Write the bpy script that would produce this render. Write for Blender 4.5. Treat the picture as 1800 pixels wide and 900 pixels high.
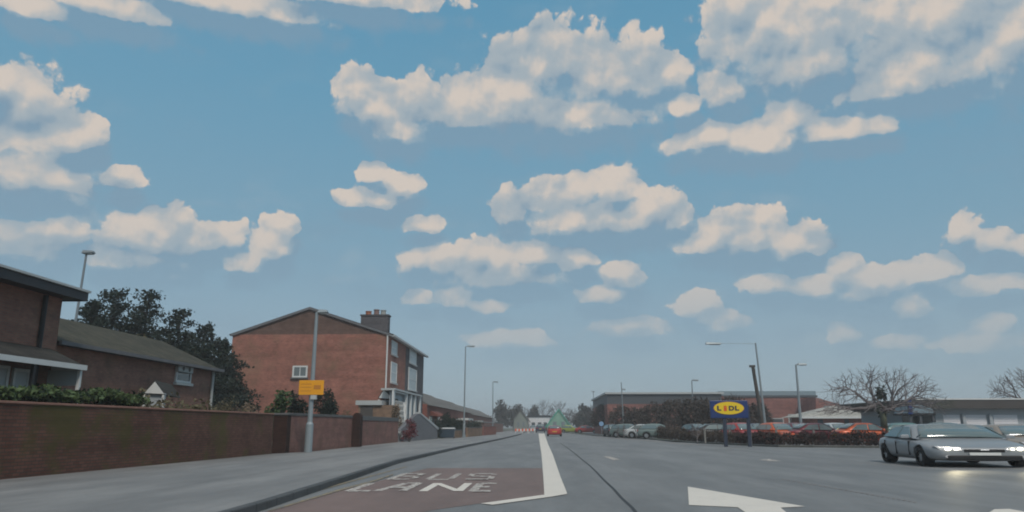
import bpy, bmesh, math, random
import numpy as np
from mathutils import Vector, Matrix
R = math.radians
random.seed(7); rng = np.random.default_rng(7)
for o in list(bpy.data.objects): bpy.data.objects.remove(o)
sc = bpy.context.scene
COL = sc.collection

# ------------------------------------------------------------------ camera
H = 1.2; F = 1300.0
PITCH = math.atan(300/F)
YAW = math.atan(48/(F*math.cos(PITCH)+300*math.sin(PITCH)))
cam = bpy.data.cameras.new('camera'); camo = bpy.data.objects.new('camera', cam); COL.objects.link(camo)
cam.lens = 36*F/1800; cam.sensor_width = 36; cam.clip_end = 6000; cam.clip_start = .1
camo.location = (0, 0, H)
ROT = Matrix.Rotation(YAW, 3, 'Z') @ Matrix.Rotation(R(90)+PITCH, 3, 'X')
camo.rotation_euler = ROT.to_euler()
sc.camera = camo
def ray(px, py): return ROT @ Vector((px-900, 450-py, -F))
def G(px, py, z=0.0):
    d = ray(px, py); t = (z-H)/d.z; return Vector((d.x*t, d.y*t, z))
def P(px, py, Y):
    d = ray(px, py); t = Y/d.y; return Vector((d.x*t, Y, H+d.z*t))
def PX(px, py, X):
    d = ray(px, py); t = X/d.x; return Vector((X, d.y*t, H+d.z*t))
def AE(px, py):
    d = ray(px, py).normalized(); return math.atan2(d.x, d.y), math.asin(d.z)

# ------------------------------------------------------------------ exposure
sc.view_settings.view_transform = 'Standard'; sc.view_settings.look = 'None'
sc.view_settings.gamma = 1; sc.view_settings.exposure = 0; sc.view_settings.use_curve_mapping = False
sc.render.engine = 'CYCLES'
sc.cycles.use_denoising = True
sc.cycles.use_adaptive_sampling = True; sc.cycles.adaptive_threshold = .015
sc.cycles.max_bounces = 6; sc.cycles.diffuse_bounces = 3; sc.cycles.glossy_bounces = 3
sc.cycles.transparent_max_bounces = 16
sc.cycles.filter_width = 1.9

# ------------------------------------------------------------------ sun
SUN_EL, SUN_AZ = 48, 160     # azimuth clockwise from +Y (behind and to the right)
sun = bpy.data.lights.new('sun', 'SUN'); suno = bpy.data.objects.new('sun', sun); COL.objects.link(suno)
sun.energy = 2.0; sun.angle = R(14); sun.color = (1, .92, .82)
sd = Vector((math.sin(R(SUN_AZ))*math.cos(R(SUN_EL)), math.cos(R(SUN_AZ))*math.cos(R(SUN_EL)), math.sin(R(SUN_EL))))
suno.rotation_euler = sd.to_track_quat('Z', 'Y').to_euler(); suno.location = (0, 0, 60)

# ------------------------------------------------------------------ node helpers
def lin(c):
    c = c/255; return c/12.92 if c <= .04045 else ((c+.055)/1.055)**2.4
def rgb(r, g, b, k=1): return (lin(r)*k, lin(g)*k, lin(b)*k, 1)
class NT:
    def __init__(s, nt): s.nt = nt
    def n(s, t, **kw):
        nd = s.nt.nodes.new(t)
        for k, v in kw.items(): setattr(nd, k, v)
        return nd
    def put(s, sock, v):
        if v is None: return
        if isinstance(v, bpy.types.NodeSocket): s.nt.links.new(v, sock)
        elif isinstance(v, (tuple, list)) and sock.type in ('VECTOR',): sock.default_value = tuple(v)[:3]
        else: sock.default_value = v
    def m(s, op, a, b=None, c=None, clamp=False):
        nd = s.n('ShaderNodeMath', operation=op, use_clamp=clamp)
        for i, v in enumerate((a, b, c)): s.put(nd.inputs[i], v)
        return nd.outputs[0]
    def v(s, op, a, b=None, c=None):
        nd = s.n('ShaderNodeVectorMath', operation=op)
        for i, x in enumerate((a, b, c)):
            if x is not None: s.put(nd.inputs[i], x)
        return nd.outputs['Value'] if op in ('LENGTH', 'DOT_PRODUCT') else nd.outputs[0]
    def mix(s, f, a, b, bt='MIX'):
        nd = s.n('ShaderNodeMix', data_type='RGBA', blend_type=bt)
        s.put(nd.inputs[0], f); s.put(nd.inputs[6], a); s.put(nd.inputs[7], b)
        return nd.outputs[2]
    def ss(s, v, a, b, c=0., d=1.):
        nd = s.n('ShaderNodeMapRange', interpolation_type='SMOOTHSTEP')
        s.put(nd.inputs[0], v)
        for i, x in enumerate((a, b, c, d)): nd.inputs[i+1].default_value = x
        return nd.outputs[0]
    def noise(s, vec, scale, detail=4, rough=.55, dist=0., dim='3D'):
        nd = s.n('ShaderNodeTexNoise', noise_dimensions=dim)
        s.put(nd.inputs['Vector'], vec); nd.inputs['Scale'].default_value = scale
        nd.inputs['Detail'].default_value = detail; nd.inputs['Roughness'].default_value = rough
        nd.inputs['Distortion'].default_value = dist
        return nd

# ------------------------------------------------------------------ sky with clouds (in azimuth / elevation)
w = bpy.data.worlds.new('World'); sc.world = w; w.use_nodes = True
wt = w.node_tree; wt.nodes.clear(); N = NT(wt)
tc = N.n('ShaderNodeTexCoord')
sky = N.n('ShaderNodeTexSky', sky_type='NISHITA'); sky.sun_disc = False
sky.sun_elevation = R(SUN_EL); sky.sun_rotation = R(SUN_AZ)
sky.air_density = 1.0; sky.dust_density = 1.0; sky.ozone_density = 1.0
sep = N.n('ShaderNodeSeparateXYZ'); wt.links.new(tc.outputs['Generated'], sep.inputs[0])
az = N.m('ARCTAN2', sep.outputs[0], sep.outputs[1]); el = N.m('ARCSINE', sep.outputs[2])
cmb = N.n('ShaderNodeCombineXYZ'); N.put(cmb.inputs[0], az); N.put(cmb.inputs[1], el)
UV = cmb.outputs[0]
# clouds: x, y, rx, ry in photograph pixels, turned into directions in the sky
BL = [(50,190,105,75),(55,300,150,62),(1600,95,230,85),(1400,70,140,80),(900,195,180,50),(1040,390,170,36),(1330,420,120,36),(870,480,140,26),(270,430,90,36),(50,430,110,34),
 (900,165,95,75),(965,110,110,78),(1060,130,120,75),(1130,130,70,65),(1000,205,190,45),(630,150,45,40),(650,190,60,50),(740,190,90,60),(700,225,80,30),(830,205,120,40),
 (1180,130,40,40),(1310,60,100,95),(1460,40,150,105),(1620,30,190,110),(1780,60,140,110),(1420,110,170,60),(1600,140,240,40),
 (1270,160,55,45),(1200,185,40,25),(1385,205,60,48),(1470,225,110,30),(1250,240,110,30),(1340,250,130,26),(1550,215,35,28),
 (0,155,50,52),(30,240,110,60),(110,240,80,60),(150,235,45,40),(60,310,130,50),(210,310,45,25),(-60,260,90,90),
 (90,410,75,36),(10,420,110,45),(215,410,50,42),(290,405,70,42),(340,420,60,40),(400,410,45,30),(497,400,32,28),(480,430,45,35),(430,460,60,25),(240,455,110,25),
 (655,305,32,24),(700,325,45,26),(665,350,80,20),(740,395,50,16),
 (895,370,40,42),(960,350,55,45),(1020,335,45,42),(1085,330,55,38),(1050,380,150,40),(1150,370,55,38),(1190,385,35,28),
 (1280,400,55,36),(1330,395,60,36),(1390,425,60,32),(1240,430,80,28),(1430,430,35,20),
 (780,455,70,34),(860,450,75,34),(940,445,75,30),(1010,455,50,28),(880,485,170,24),(1095,485,48,30),(1060,515,60,18),
 (1695,405,42,34),(1740,420,50,28),(1790,430,50,24),
 (1475,470,45,26),(1350,500,60,22),(1440,500,60,30),(1530,495,110,30),(1620,475,80,28),(1670,465,40,22),(1740,500,110,22),
 (740,520,30,16),(800,522,45,24),(860,535,50,16),(900,595,80,22),(1110,575,80,26),(1220,540,50,28),(1260,565,55,22),(1475,585,35,22),(1580,600,50,16),(1600,540,50,26),(1530,520,60,24),(1740,565,50,26),(1730,600,110,20),
 
 (60,10,90,34),(190,5,150,34),(400,0,230,34),(600,-10,200,28)]
g = bpy.data.node_groups.new('cloud_field', 'ShaderNodeTree')
g.interface.new_socket('P', in_out='INPUT', socket_type='NodeSocketVector')
g.interface.new_socket('D', in_out='OUTPUT', socket_type='NodeSocketFloat')
g.interface.new_socket('S', in_out='OUTPUT', socket_type='NodeSocketFloat')
M_ = NT(g); gi = M_.n('NodeGroupInput'); go = M_.n('NodeGroupOutput'); p0 = gi.outputs[0]
wn = M_.noise(p0, 22, 3, .55); wv = M_.v('SUBTRACT', wn.outputs['Color'], (.5, .5, .5)); pw = M_.v('MULTIPLY_ADD', wv, (.034, .020, 0), p0)
wn2 = M_.noise(p0, 75, 2, .6); wv2 = M_.v('SUBTRACT', wn2.outputs['Color'], (.5, .5, .5)); pw = M_.v('MULTIPLY_ADD', wv2, (.007, .006, 0), pw)
pw = M_.v('MULTIPLY', pw, (1, 1, 0))
acc = None
for (x, y, rx, ry) in BL:
    u, v_ = AE(x, y); u1, _ = AE(x+rx*1.12, y); _, v1 = AE(x, y-ry*1.18)
    a, b = 1/abs(u1-u), 1/abs(v1-v_)
    q = M_.v('LENGTH', M_.v('MULTIPLY_ADD', pw, (a, b, 0), (-u*a, -v_*b, 0)))
    if acc is None: acc = q
    else:
        acc = M_.m('SMOOTH_MIN', acc, q, .18)
f1 = M_.noise(p0, 30, 6, .62).outputs[0]
vo = M_.n('ShaderNodeTexVoronoi', feature='SMOOTH_F1', voronoi_dimensions='2D'); vo.inputs['Scale'].default_value = 26; vo.inputs['Smoothness'].default_value = .25
vo.inputs['Detail'].default_value = 4.0; vo.inputs['Roughness'].default_value = .52
M_.put(vo.inputs['Vector'], pw)
d = M_.m('SUBTRACT', 1.0, acc)
g.links.new(d, go.inputs[1])
d = M_.m('ADD', d, M_.m('MULTIPLY', M_.m('SUBTRACT', f1, .5), .42))
d = M_.m('ADD', d, M_.m('MULTIPLY', M_.m('SUBTRACT', .5, vo.outputs['Distance']), .46))
g.links.new(d, go.inputs[0])
def field(vec):
    nd = N.n('ShaderNodeGroup'); nd.node_tree = g; N.put(nd.inputs[0], vec); return nd.outputs
D0, S0 = field(UV)
D1, S1 = field(N.v('ADD', UV, (-.006, .024, 0)))
D2, S2 = field(N.v('ADD', UV, (-.004, .007, 0)))
# generic clouds over the part of the sky behind and overhead
hn = N.noise(tc.outputs['Generated'], 3.2, 7, .6).outputs[0]
front = N.m('MULTIPLY', N.ss(az, .68, .8), 1.0); front2 = N.ss(az, -.8, -.68, 1, 0); over = N.ss(el, .56, .7)
rest = N.m('MAXIMUM', N.m('MAXIMUM', front, front2), over)
Drest = N.m('MULTIPLY', N.m('SUBTRACT', hn, .50), 3.0)
D0m = N.m('ADD', N.m('MULTIPLY', D0, N.m('SUBTRACT', 1, rest)), N.m('MULTIPLY', Drest, rest))
gs = N.m('SUBTRACT', S0, S1)                               # positive on the upper side of a cloud
topness = N.ss(gs, -.30, .25)
width = N.m('SUBTRACT', .85, N.m('MULTIPLY', topness, .70))
alpha = N.ss(N.m('DIVIDE', N.m('ADD', D0m, N.m('SUBTRACT', .24, N.m('MULTIPLY', topness, .10))), width), 0, 1)
fade = N.ss(el, .02, .28, .10, .97)                       # clouds low over the horizon are veiled
under = N.m('MULTIPLY', N.m('MULTIPLY', N.ss(D1, -.25, .45), N.m('SUBTRACT', 1, rest)), .66)   # dim grey base below each cloud
veil = N.m('MULTIPLY', N.ss(N.noise(N.v('MULTIPLY', UV, (1, 2.6, 1)), 5.5, 5, .6).outputs[0], .45, .72), N.ss(el, .06, .42, .62, .12))
low_ = N.m('SUBTRACT', 1, alpha)
alpha = N.m('MULTIPLY', N.m('MAXIMUM', N.m('MAXIMUM', alpha, under), veil), fade)
WB = N.v('ADD', UV, N.v('MULTIPLY', N.v('SUBTRACT', N.noise(UV, 30, 3, .6).outputs['Color'], (.5, .5, .5)), (.02, .02, 0)))
def billow(vec):
    v_ = N.n('ShaderNodeTexVoronoi', feature='SMOOTH_F1', voronoi_dimensions='2D'); v_.inputs['Scale'].default_value = 15; v_.inputs['Smoothness'].default_value = .4
    v_.inputs['Detail'].default_value = 1.0; v_.inputs['Roughness'].default_value = .5; N.put(v_.inputs['Vector'], vec); return v_.outputs['Distance']
bil = N.m('SUBTRACT', billow(N.v('ADD', WB, (-.004, .016, 0))), billow(WB))     # rounded heads catching the light from above
big = N.m('SUBTRACT', N.noise(UV, 11, 3, .55).outputs[0], .5)
lit = N.m('ADD', .50, N.m('MULTIPLY', gs, .60))
lit = N.m('ADD', lit, N.m('MULTIPLY', bil, .85))
lit = N.m('ADD', lit, N.m('MULTIPLY', big, .7))
lit = N.m('ADD', lit, N.m('MULTIPLY', N.m('SUBTRACT', N.m('SUBTRACT', D0, D2), N.m('SUBTRACT', S0, S2)), .5))
lit = N.m('SUBTRACT', lit, N.m('MULTIPLY', low_, .55), clamp=True)
K = 10.0
shade_c = rgb(128, 154, 174, K); lit_c = rgb(211, 200, 190, K); mid_c = rgb(164, 176, 184, K)
cc = N.mix(N.ss(lit, 0, .5), shade_c, mid_c); cc = N.mix(N.ss(lit, .45, 1), cc, lit_c)
# clear sky: Nishita graded towards the photograph's duller blue, milky at the horizon
ramp = N.n('ShaderNodeValToRGB'); N.put(ramp.inputs[0], N.m('MULTIPLY', el, 1/.62))
cr = ramp.color_ramp; cr.elements[0].position = 0; cr.elements[0].color = rgb(152, 172, 185)
cr.elements[1].position = 1; cr.elements[1].color = rgb(92, 150, 182)
for p_, c_ in ((.15, (143, 167, 182)), (.4, (124, 162, 182)), (.7, (105, 157, 184))):
    e = cr.elements.new(p_); e.color = rgb(*c_)
base = N.v('SCALE', ramp.outputs[0]); wt.nodes[-1].inputs[3].default_value = K
skyc = N.mix(.88, sky.outputs[0], base)
skyc = N.mix(alpha, skyc, cc)
bg = N.n('ShaderNodeBackground'); N.put(bg.inputs[0], skyc); bg.inputs[1].default_value = .1
wo = N.n('ShaderNodeOutputWorld'); wt.links.new(bg.outputs[0], wo.inputs[0])
w.cycles.sampling_method = 'MANUAL'; w.cycles.sample_map_resolution = 256

# ------------------------------------------------------------------ materials
MATS = {}
def mat(name, col, rough=.8, metal=0, var=.0, vscale=1.0, spec=.4, bump=0., bscale=20, emit=None, estr=0, col2=None, c2scale=.4, c2lo=.45, c2hi=.65, coat=0):
    if name in MATS: return MATS[name]
    m = bpy.data.materials.new(name); m.use_nodes = True; t = NT(m.node_tree); t.nt.nodes.clear()
    b = t.n('ShaderNodeBsdfPrincipled'); o = t.n('ShaderNodeOutputMaterial'); t.nt.links.new(b.outputs[0], o.inputs[0])
    c = tuple(col)+(1,) if len(col) == 3 else col
    b.inputs['Roughness'].default_value = rough; b.inputs['Metallic'].default_value = metal
    b.inputs['Specular IOR Level'].default_value = spec
    if coat: b.inputs['Coat Weight'].default_value = coat
    geo = t.n('ShaderNodeNewGeometry'); pos = geo.outputs['Position']
    cs = c
    if col2 is not None:
        f = t.ss(t.noise(pos, c2scale, 5, .6).outputs[0], c2lo, c2hi); cs = t.mix(f, c, tuple(col2)+(1,))
    if var:
        n_ = t.noise(pos, vscale, 6, .6).outputs[0]
        k = t.m('ADD', 1-var, t.m('MULTIPLY', n_, 2*var)); cx = t.n('ShaderNodeCombineXYZ')
        for i in range(3): t.put(cx.inputs[i], k)
        cs = t.mix(1.0, cs, cx.outputs[0], 'MULTIPLY')
    t.put(b.inputs['Base Color'], cs)
    if bump:
        bn = t.n('ShaderNodeBump'); bn.inputs['Strength'].default_value = bump; bn.inputs['Distance'].default_value = .02
        t.put(bn.inputs['Height'], t.noise(pos, bscale, 4, .6).outputs[0]); t.put(b.inputs['Normal'], bn.outputs[0])
    if emit: b.inputs['Emission Color'].default_value = tuple(emit)+(1,); b.inputs['Emission Strength'].default_value = estr
    MATS[name] = m; return m
def brick(name, c1, c2, mortar, stain=None, samt=.6, sscale=.5, bw=.225, bh=.075, lo=.45, hi=.7):
    m = bpy.data.materials.new(name); m.use_nodes = True; t = NT(m.node_tree); t.nt.nodes.clear()
    b = t.n('ShaderNodeBsdfPrincipled'); o = t.n('ShaderNodeOutputMaterial'); t.nt.links.new(b.outputs[0], o.inputs[0])
    b.inputs['Roughness'].default_value = .9; b.inputs['Specular IOR Level'].default_value = .2
    uv = t.n('ShaderNodeUVMap').outputs[0]; geo = t.n('ShaderNodeNewGeometry'); pos = geo.outputs['Position']
    bt = t.n('ShaderNodeTexBrick'); t.put(bt.inputs['Vector'], uv); bt.inputs['Scale'].default_value = 1
    bt.inputs['Brick Width'].default_value = bw; bt.inputs['Row Height'].default_value = bh; bt.inputs['Mortar Size'].default_value = .008
    bt.inputs['Bias'].default_value = 0
    bt.inputs['Color1'].default_value = tuple(c1)+(1,); bt.inputs['Color2'].default_value = tuple(c2)+(1,); bt.inputs['Mortar'].default_value = tuple(mortar)+(1,)
    c = bt.outputs[0]
    n_ = t.noise(pos, 1.3, 7, .65).outputs[0]; k = t.m('ADD', .40, t.m('MULTIPLY', n_, 1.2)); cx = t.n('ShaderNodeCombineXYZ')
    for i in range(3): t.put(cx.inputs[i], k)
    c = t.mix(1.0, c, cx.outputs[0], 'MULTIPLY')
    if stain:
        f = t.ss(t.noise(pos, sscale, 6, .65).outputs[0], lo, hi, 0, samt); c = t.mix(f, c, tuple(stain)+(1,))
    bands = t.noise(t.v('MULTIPLY', pos, (.15, .15, 2.2)), 1.0, 4, .6).outputs[0]
    kb = t.m('ADD', .62, t.m('MULTIPLY', bands, .76)); cb = t.n('ShaderNodeCombineXYZ')
    for i in range(3): t.put(cb.inputs[i], kb)
    c = t.mix(1.0, c, cb.outputs[0], 'MULTIPLY')
    t.put(b.inputs['Base Color'], c)
    bn = t.n('ShaderNodeBump'); bn.inputs['Strength'].default_value = .5; bn.inputs['Distance'].default_value = .01
    t.put(bn.inputs['Height'], bt.outputs['Fac']); bn.invert = True; t.put(b.inputs['Normal'], bn.outputs[0])
    MATS[name] = m; return m
def tiles(name, c1, c2, rw=.25, rh=.3):
    m = brick(name, c1, c2, [x*.5 for x in c1], None, bw=rw, bh=rh); return m
def worn(name, col, road, lo, hi, scale=9):
    m = bpy.data.materials.new(name); m.use_nodes = True; t = NT(m.node_tree); t.nt.nodes.clear()
    b = t.n('ShaderNodeBsdfPrincipled'); o = t.n('ShaderNodeOutputMaterial'); t.nt.links.new(b.outputs[0], o.inputs[0])
    b.inputs['Roughness'].default_value = .8
    pos = t.n('ShaderNodeNewGeometry').outputs['Position']
    f = t.ss(t.noise(pos, scale, 6, .7).outputs[0], lo, hi)
    f2 = t.noise(pos, 1.5, 4, .6).outputs[0]
    c = t.mix(f, tuple(col)+(1,), tuple(road)+(1,)); c = t.mix(t.m('MULTIPLY', f2, .25), c, (.25, .22, .2, 1))
    t.put(b.inputs['Base Color'], c); MATS[name] = m; return m

# asphalt
def asphalt(name, c1, c2, seam=False):
    m = bpy.data.materials.new(name); m.use_nodes = True; t = NT(m.node_tree); t.nt.nodes.clear()
    b = t.n('ShaderNodeBsdfPrincipled'); o = t.n('ShaderNodeOutputMaterial'); t.nt.links.new(b.outputs[0], o.inputs[0])
    pos = t.n('ShaderNodeNewGeometry').outputs['Position']
    big = t.noise(t.v('MULTIPLY', pos, (1.4, .28, 1)), .5, 5, .6).outputs[0]
    c = t.mix(t.ss(big, .3, .7), tuple(c1)+(1,), tuple(c2)+(1,))
    med = t.noise(t.v('MULTIPLY', pos, (1, .5, 1)), 3.0, 6, .7).outputs[0]
    trk = t.noise(t.v('MULTIPLY', pos, (1.1, .03, 1)), 1.6, 5, .65).outputs[0]
    fine = t.noise(pos, 55, 3, .7).outputs[0]
    k = t.m('ADD', .39, t.m('ADD', t.m('MULTIPLY', fine, .5), t.m('ADD', t.m('MULTIPLY', med, .40), t.m('MULTIPLY', trk, .34))))
    cx = t.n('ShaderNodeCombineXYZ')
    for i in range(3): t.put(cx.inputs[i], k)
    c = t.mix(1.0, c, cx.outputs[0], 'MULTIPLY')
    t.put(b.inputs['Base Color'], c); b.inputs['Roughness'].default_value = .62; b.inputs['Specular IOR Level'].default_value = .35
    bn = t.n('ShaderNodeBump'); bn.inputs['Strength'].default_value = .35; bn.inputs['Distance'].default_value = .01
    t.put(bn.inputs['Height'], fine); t.put(b.inputs['Normal'], bn.outputs[0])
    MATS[name] = m; return m
asphalt('asphalt', (.150, .155, .158), (.210, .213, .215))
asphalt('redlane', (.155, .110, .098), (.20, .138, .122))
asphalt('paving', (.165, .165, .165), (.25, .248, .245))
asphalt('kerbstone', (.045, .047, .05), (.085, .088, .09))
_m = MATS['kerbstone']; _t = NT(_m.node_tree); _b = [n for n in _m.node_tree.nodes if n.type == 'BSDF_PRINCIPLED'][0]
_src = _b.inputs['Base Color'].links[0].from_socket; _y = _t.n('ShaderNodeSeparateXYZ'); _t.nt.links.new(_t.n('ShaderNodeNewGeometry').outputs['Position'], _y.inputs[0])
_j = _t.m('GREATER_THAN', _t.m('FRACT', _t.m('MULTIPLY', _y.outputs[1], 1.09)), .035); _c = _t.n('ShaderNodeCombineXYZ')
for _i in range(3): _t.put(_c.inputs[_i], _t.m('ADD', .35, _t.m('MULTIPLY', _j, .65)))
_t.put(_b.inputs['Base Color'], _t.mix(1.0, _src, _c.outputs[0], 'MULTIPLY'))
asphalt('palekerb', (.17, .17, .165), (.27, .27, .26))
mat('soil', (.06, .055, .035), var=.4, vscale=2, col2=(.05, .07, .025), c2scale=.3)
mat('verge', (.05, .065, .025), var=.4, vscale=4, col2=(.07, .06, .04), c2scale=.8)
worn('paint', (.74, .69, .62), (.22, .21, .2), .56, .86, 7)
worn('paint_worn', (.62, .58, .53), (.15, .115, .11), .42, .62, 9)
worn('paint_mid', (.66, .62, .56), (.15, .115, .11), .52, .74, 9)
worn('paint_faint', (.38, .34, .31), (.15, .115, .11), .36, .58, 12)
worn('paint_yellow', (.30, .235, .13), (.13, .13, .125), .36, .62, 6)
mat('tar', (.035, .038, .042), .7)
brick('brick_dark', (.105, .046, .034), (.145, .066, .048), (.06, .048, .038), (.075, .066, .020), .8, .45, lo=.46, hi=.62)
brick('brick_pink', (.195, .092, .078), (.24, .112, .094), (.19, .135, .115), (.15, .095, .07), .6, .9)
brick('brick_pier', (.028, .013, .010), (.045, .019, .014), (.028, .02, .016))
brick('brick_orange', (.25, .094, .068), (.34, .132, .096), (.25, .16, .13), (.20, .14, .085), .55, .35)
brick('brick_gable', (.105, .060, .048), (.14, .078, .06), (.13, .10, .085), (.16, .10, .08), .5, .5)
brick('brick_store', (.22, .095, .08), (.27, .112, .094), (.2, .13, .12))
brick('brick_red', (.22, .075, .055), (.29, .095, .07), (.2, .12, .1))
brick('brick_brown', (.24, .112, .084), (.31, .145, .108), (.20, .15, .12), (.15, .12, .07), .4, .6)
brick('brick_grey', (.085, .078, .085), (.11, .10, .11), (.1, .1, .1))
brick('brick_stock', (.20, .125, .085), (.25, .155, .10), (.2, .16, .13))
tiles('roof_dark', (.038, .036, .034), (.055, .052, .046))
tiles('roof_moss', (.050, .050, .038), (.075, .068, .050))
tiles('roof_grey', (.13, .125, .12), (.17, .16, .15))
tiles('roof_red', (.17, .06, .045), (.22, .08, .06))
tiles('roof_pale', (.36, .35, .32), (.43, .42, .38), .4, .4)
mat('coping', (.26, .135, .10), .85, var=.3, vscale=3)
mat('coping_grey', (.10, .10, .10), .85, var=.3, vscale=3)
mat('stone_grey', (.14, .14, .15), .85, var=.3, vscale=2)
mat('white', (.62, .63, .62), .5, var=.12, vscale=2)
mat('dull_white', (.42, .44, .44), .6, var=.15, vscale=2)
mat('fascia', (.022, .022, .028), .5)
mat('black', (.012, .012, .014), .5)
mat('rubber', (.018, .018, .018), .8)
mat('glass', (.045, .055, .06), .06, spec=.9)
mat('car_glass', (.13, .175, .18), .08, spec=.9)  # pale teal base colour stands in for light reflected in the windows
mat('window_pane', (.17, .20, .21), .08, spec=.9)
mat('blind', (.40, .44, .45), .35, spec=.6)
mat('sign_post', (.02, .03, .055), .6)
mat('galv', (.27, .31, .33), .5, .3, var=.15, vscale=1.5)
mat('galv_pale', (.33, .40, .38), .5, .2, var=.15, vscale=1.5)
mat('galv_far', (.20, .23, .25), .6, .2)
mat('wood_pole', (.075, .068, .062), .85, var=.3, vscale=4)
mat('amber_board', (.78, .34, .015), .45, var=.06, vscale=3)
mat('amber_print', (.50, .20, .03), .5)
mat('sign_blue', (.012, .035, .14), .4)
mat('sign_yellow', (.80, .56, .02), .35)
mat('sign_ring', (.50, .22, .05), .4)
mat('sign_red', (.70, .10, .02), .35)
mat('sign_ink', (.03, .03, .06), .35)
mat('leaf_dark', (.016, .026, .018), .7, var=.5, vscale=1.5, spec=.2)
mat('leaf_conifer', (.017, .027, .019), .75, var=.5, vscale=.9, spec=.2)
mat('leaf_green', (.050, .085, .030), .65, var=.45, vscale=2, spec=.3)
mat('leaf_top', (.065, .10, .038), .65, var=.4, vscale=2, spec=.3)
mat('leaf_olive', (.10, .085, .045), .75, var=.4, vscale=2)
mat('leaf_beige', (.19, .135, .09), .8, var=.35, vscale=2)
mat('leaf_red', (.13, .022, .028), .7, var=.4, vscale=3)
mat('leaf_brown', (.068, .048, .036), .85, var=.4, vscale=1.0)
mat('leaf_hedge', (.052, .030, .026), .85, var=.45, vscale=1.5)
mat('leaf_far', (.05, .047, .042), .85, var=.3, vscale=.3)
mat('leaf_fargreen', (.042, .055, .042), .85, var=.3, vscale=.3)
mat('bark', (.075, .068, .062), .9, var=.3, vscale=3)
mat('bark_moss', (.075, .085, .055), .9, var=.4, vscale=3)
mat('twig', (.17, .15, .15), .9)  # bare branch colour lightened to stand in for haze
mat('twig_brown', (.060, .046, .038), .9)
mat('twig_far', (.095, .085, .085), .9)
mat('render_grey', (.34, .37, .39), .8, var=.15, vscale=.8)
mat('render_pale', (.40, .40, .37), .8, var=.15, vscale=.8)
mat('roof_fascia', (.07, .062, .058), .8, var=.35, vscale=.7, col2=(.06, .065, .05), c2scale=.3)
mat('far_green', (.20, .36, .28), .8, var=.3, vscale=.5)
mat('far_render', (.20, .22, .20), .8, var=.2, vscale=.6)
mat('steel_blue', (.20, .27, .31), .5, var=.1, vscale=.6)
mat('cladding_dark', (.065, .072, .082), .6, var=.15, vscale=.5)
mat('panel_white', (.68, .67, .69), .6, var=.12, vscale=.9)
mat('roof_green', (.06, .38, .27), .6, var=.2, vscale=1)
mat('bin_blue', (.030, .052, .075), .45)
mat('lens_on', (1, .96, .85), .3, emit=(1, .93, .72), estr=7)
mat('lens_off', (.5, .5, .5), .15, spec=.8)
mat('lens_amber', (.7, .25, .04), .3, emit=(1, .42, .06), estr=1.0)
mat('lens_red', (.35, .02, .02), .25)
mat('rim', (.42, .44, .46), .35, .7)
mat('plate', (.72, .72, .70), .4)
mat('plate_yellow', (.65, .5, .06), .4)
def paint(name, c): return mat('paint_'+name, c, .38, .2, spec=.5, coat=.2)
paint('silver', (.27, .285, .30)); paint('red', (.42, .03, .025)); paint('maroon', (.14, .012, .022)); paint('orange', (.60, .11, .03))
paint('yellowcar', (.48, .38, .05)); paint('white', (.58, .60, .60)); paint('teal', (.10, .20, .20)); paint('navy', (.02, .03, .07)); paint('dark', (.03, .032, .035)); paint('lime', (.38, .42, .07)); paint('beige', (.30, .24, .19)); paint('pink', (.36, .08, .15)); paint('greygreen', (.16, .21, .20))

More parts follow.
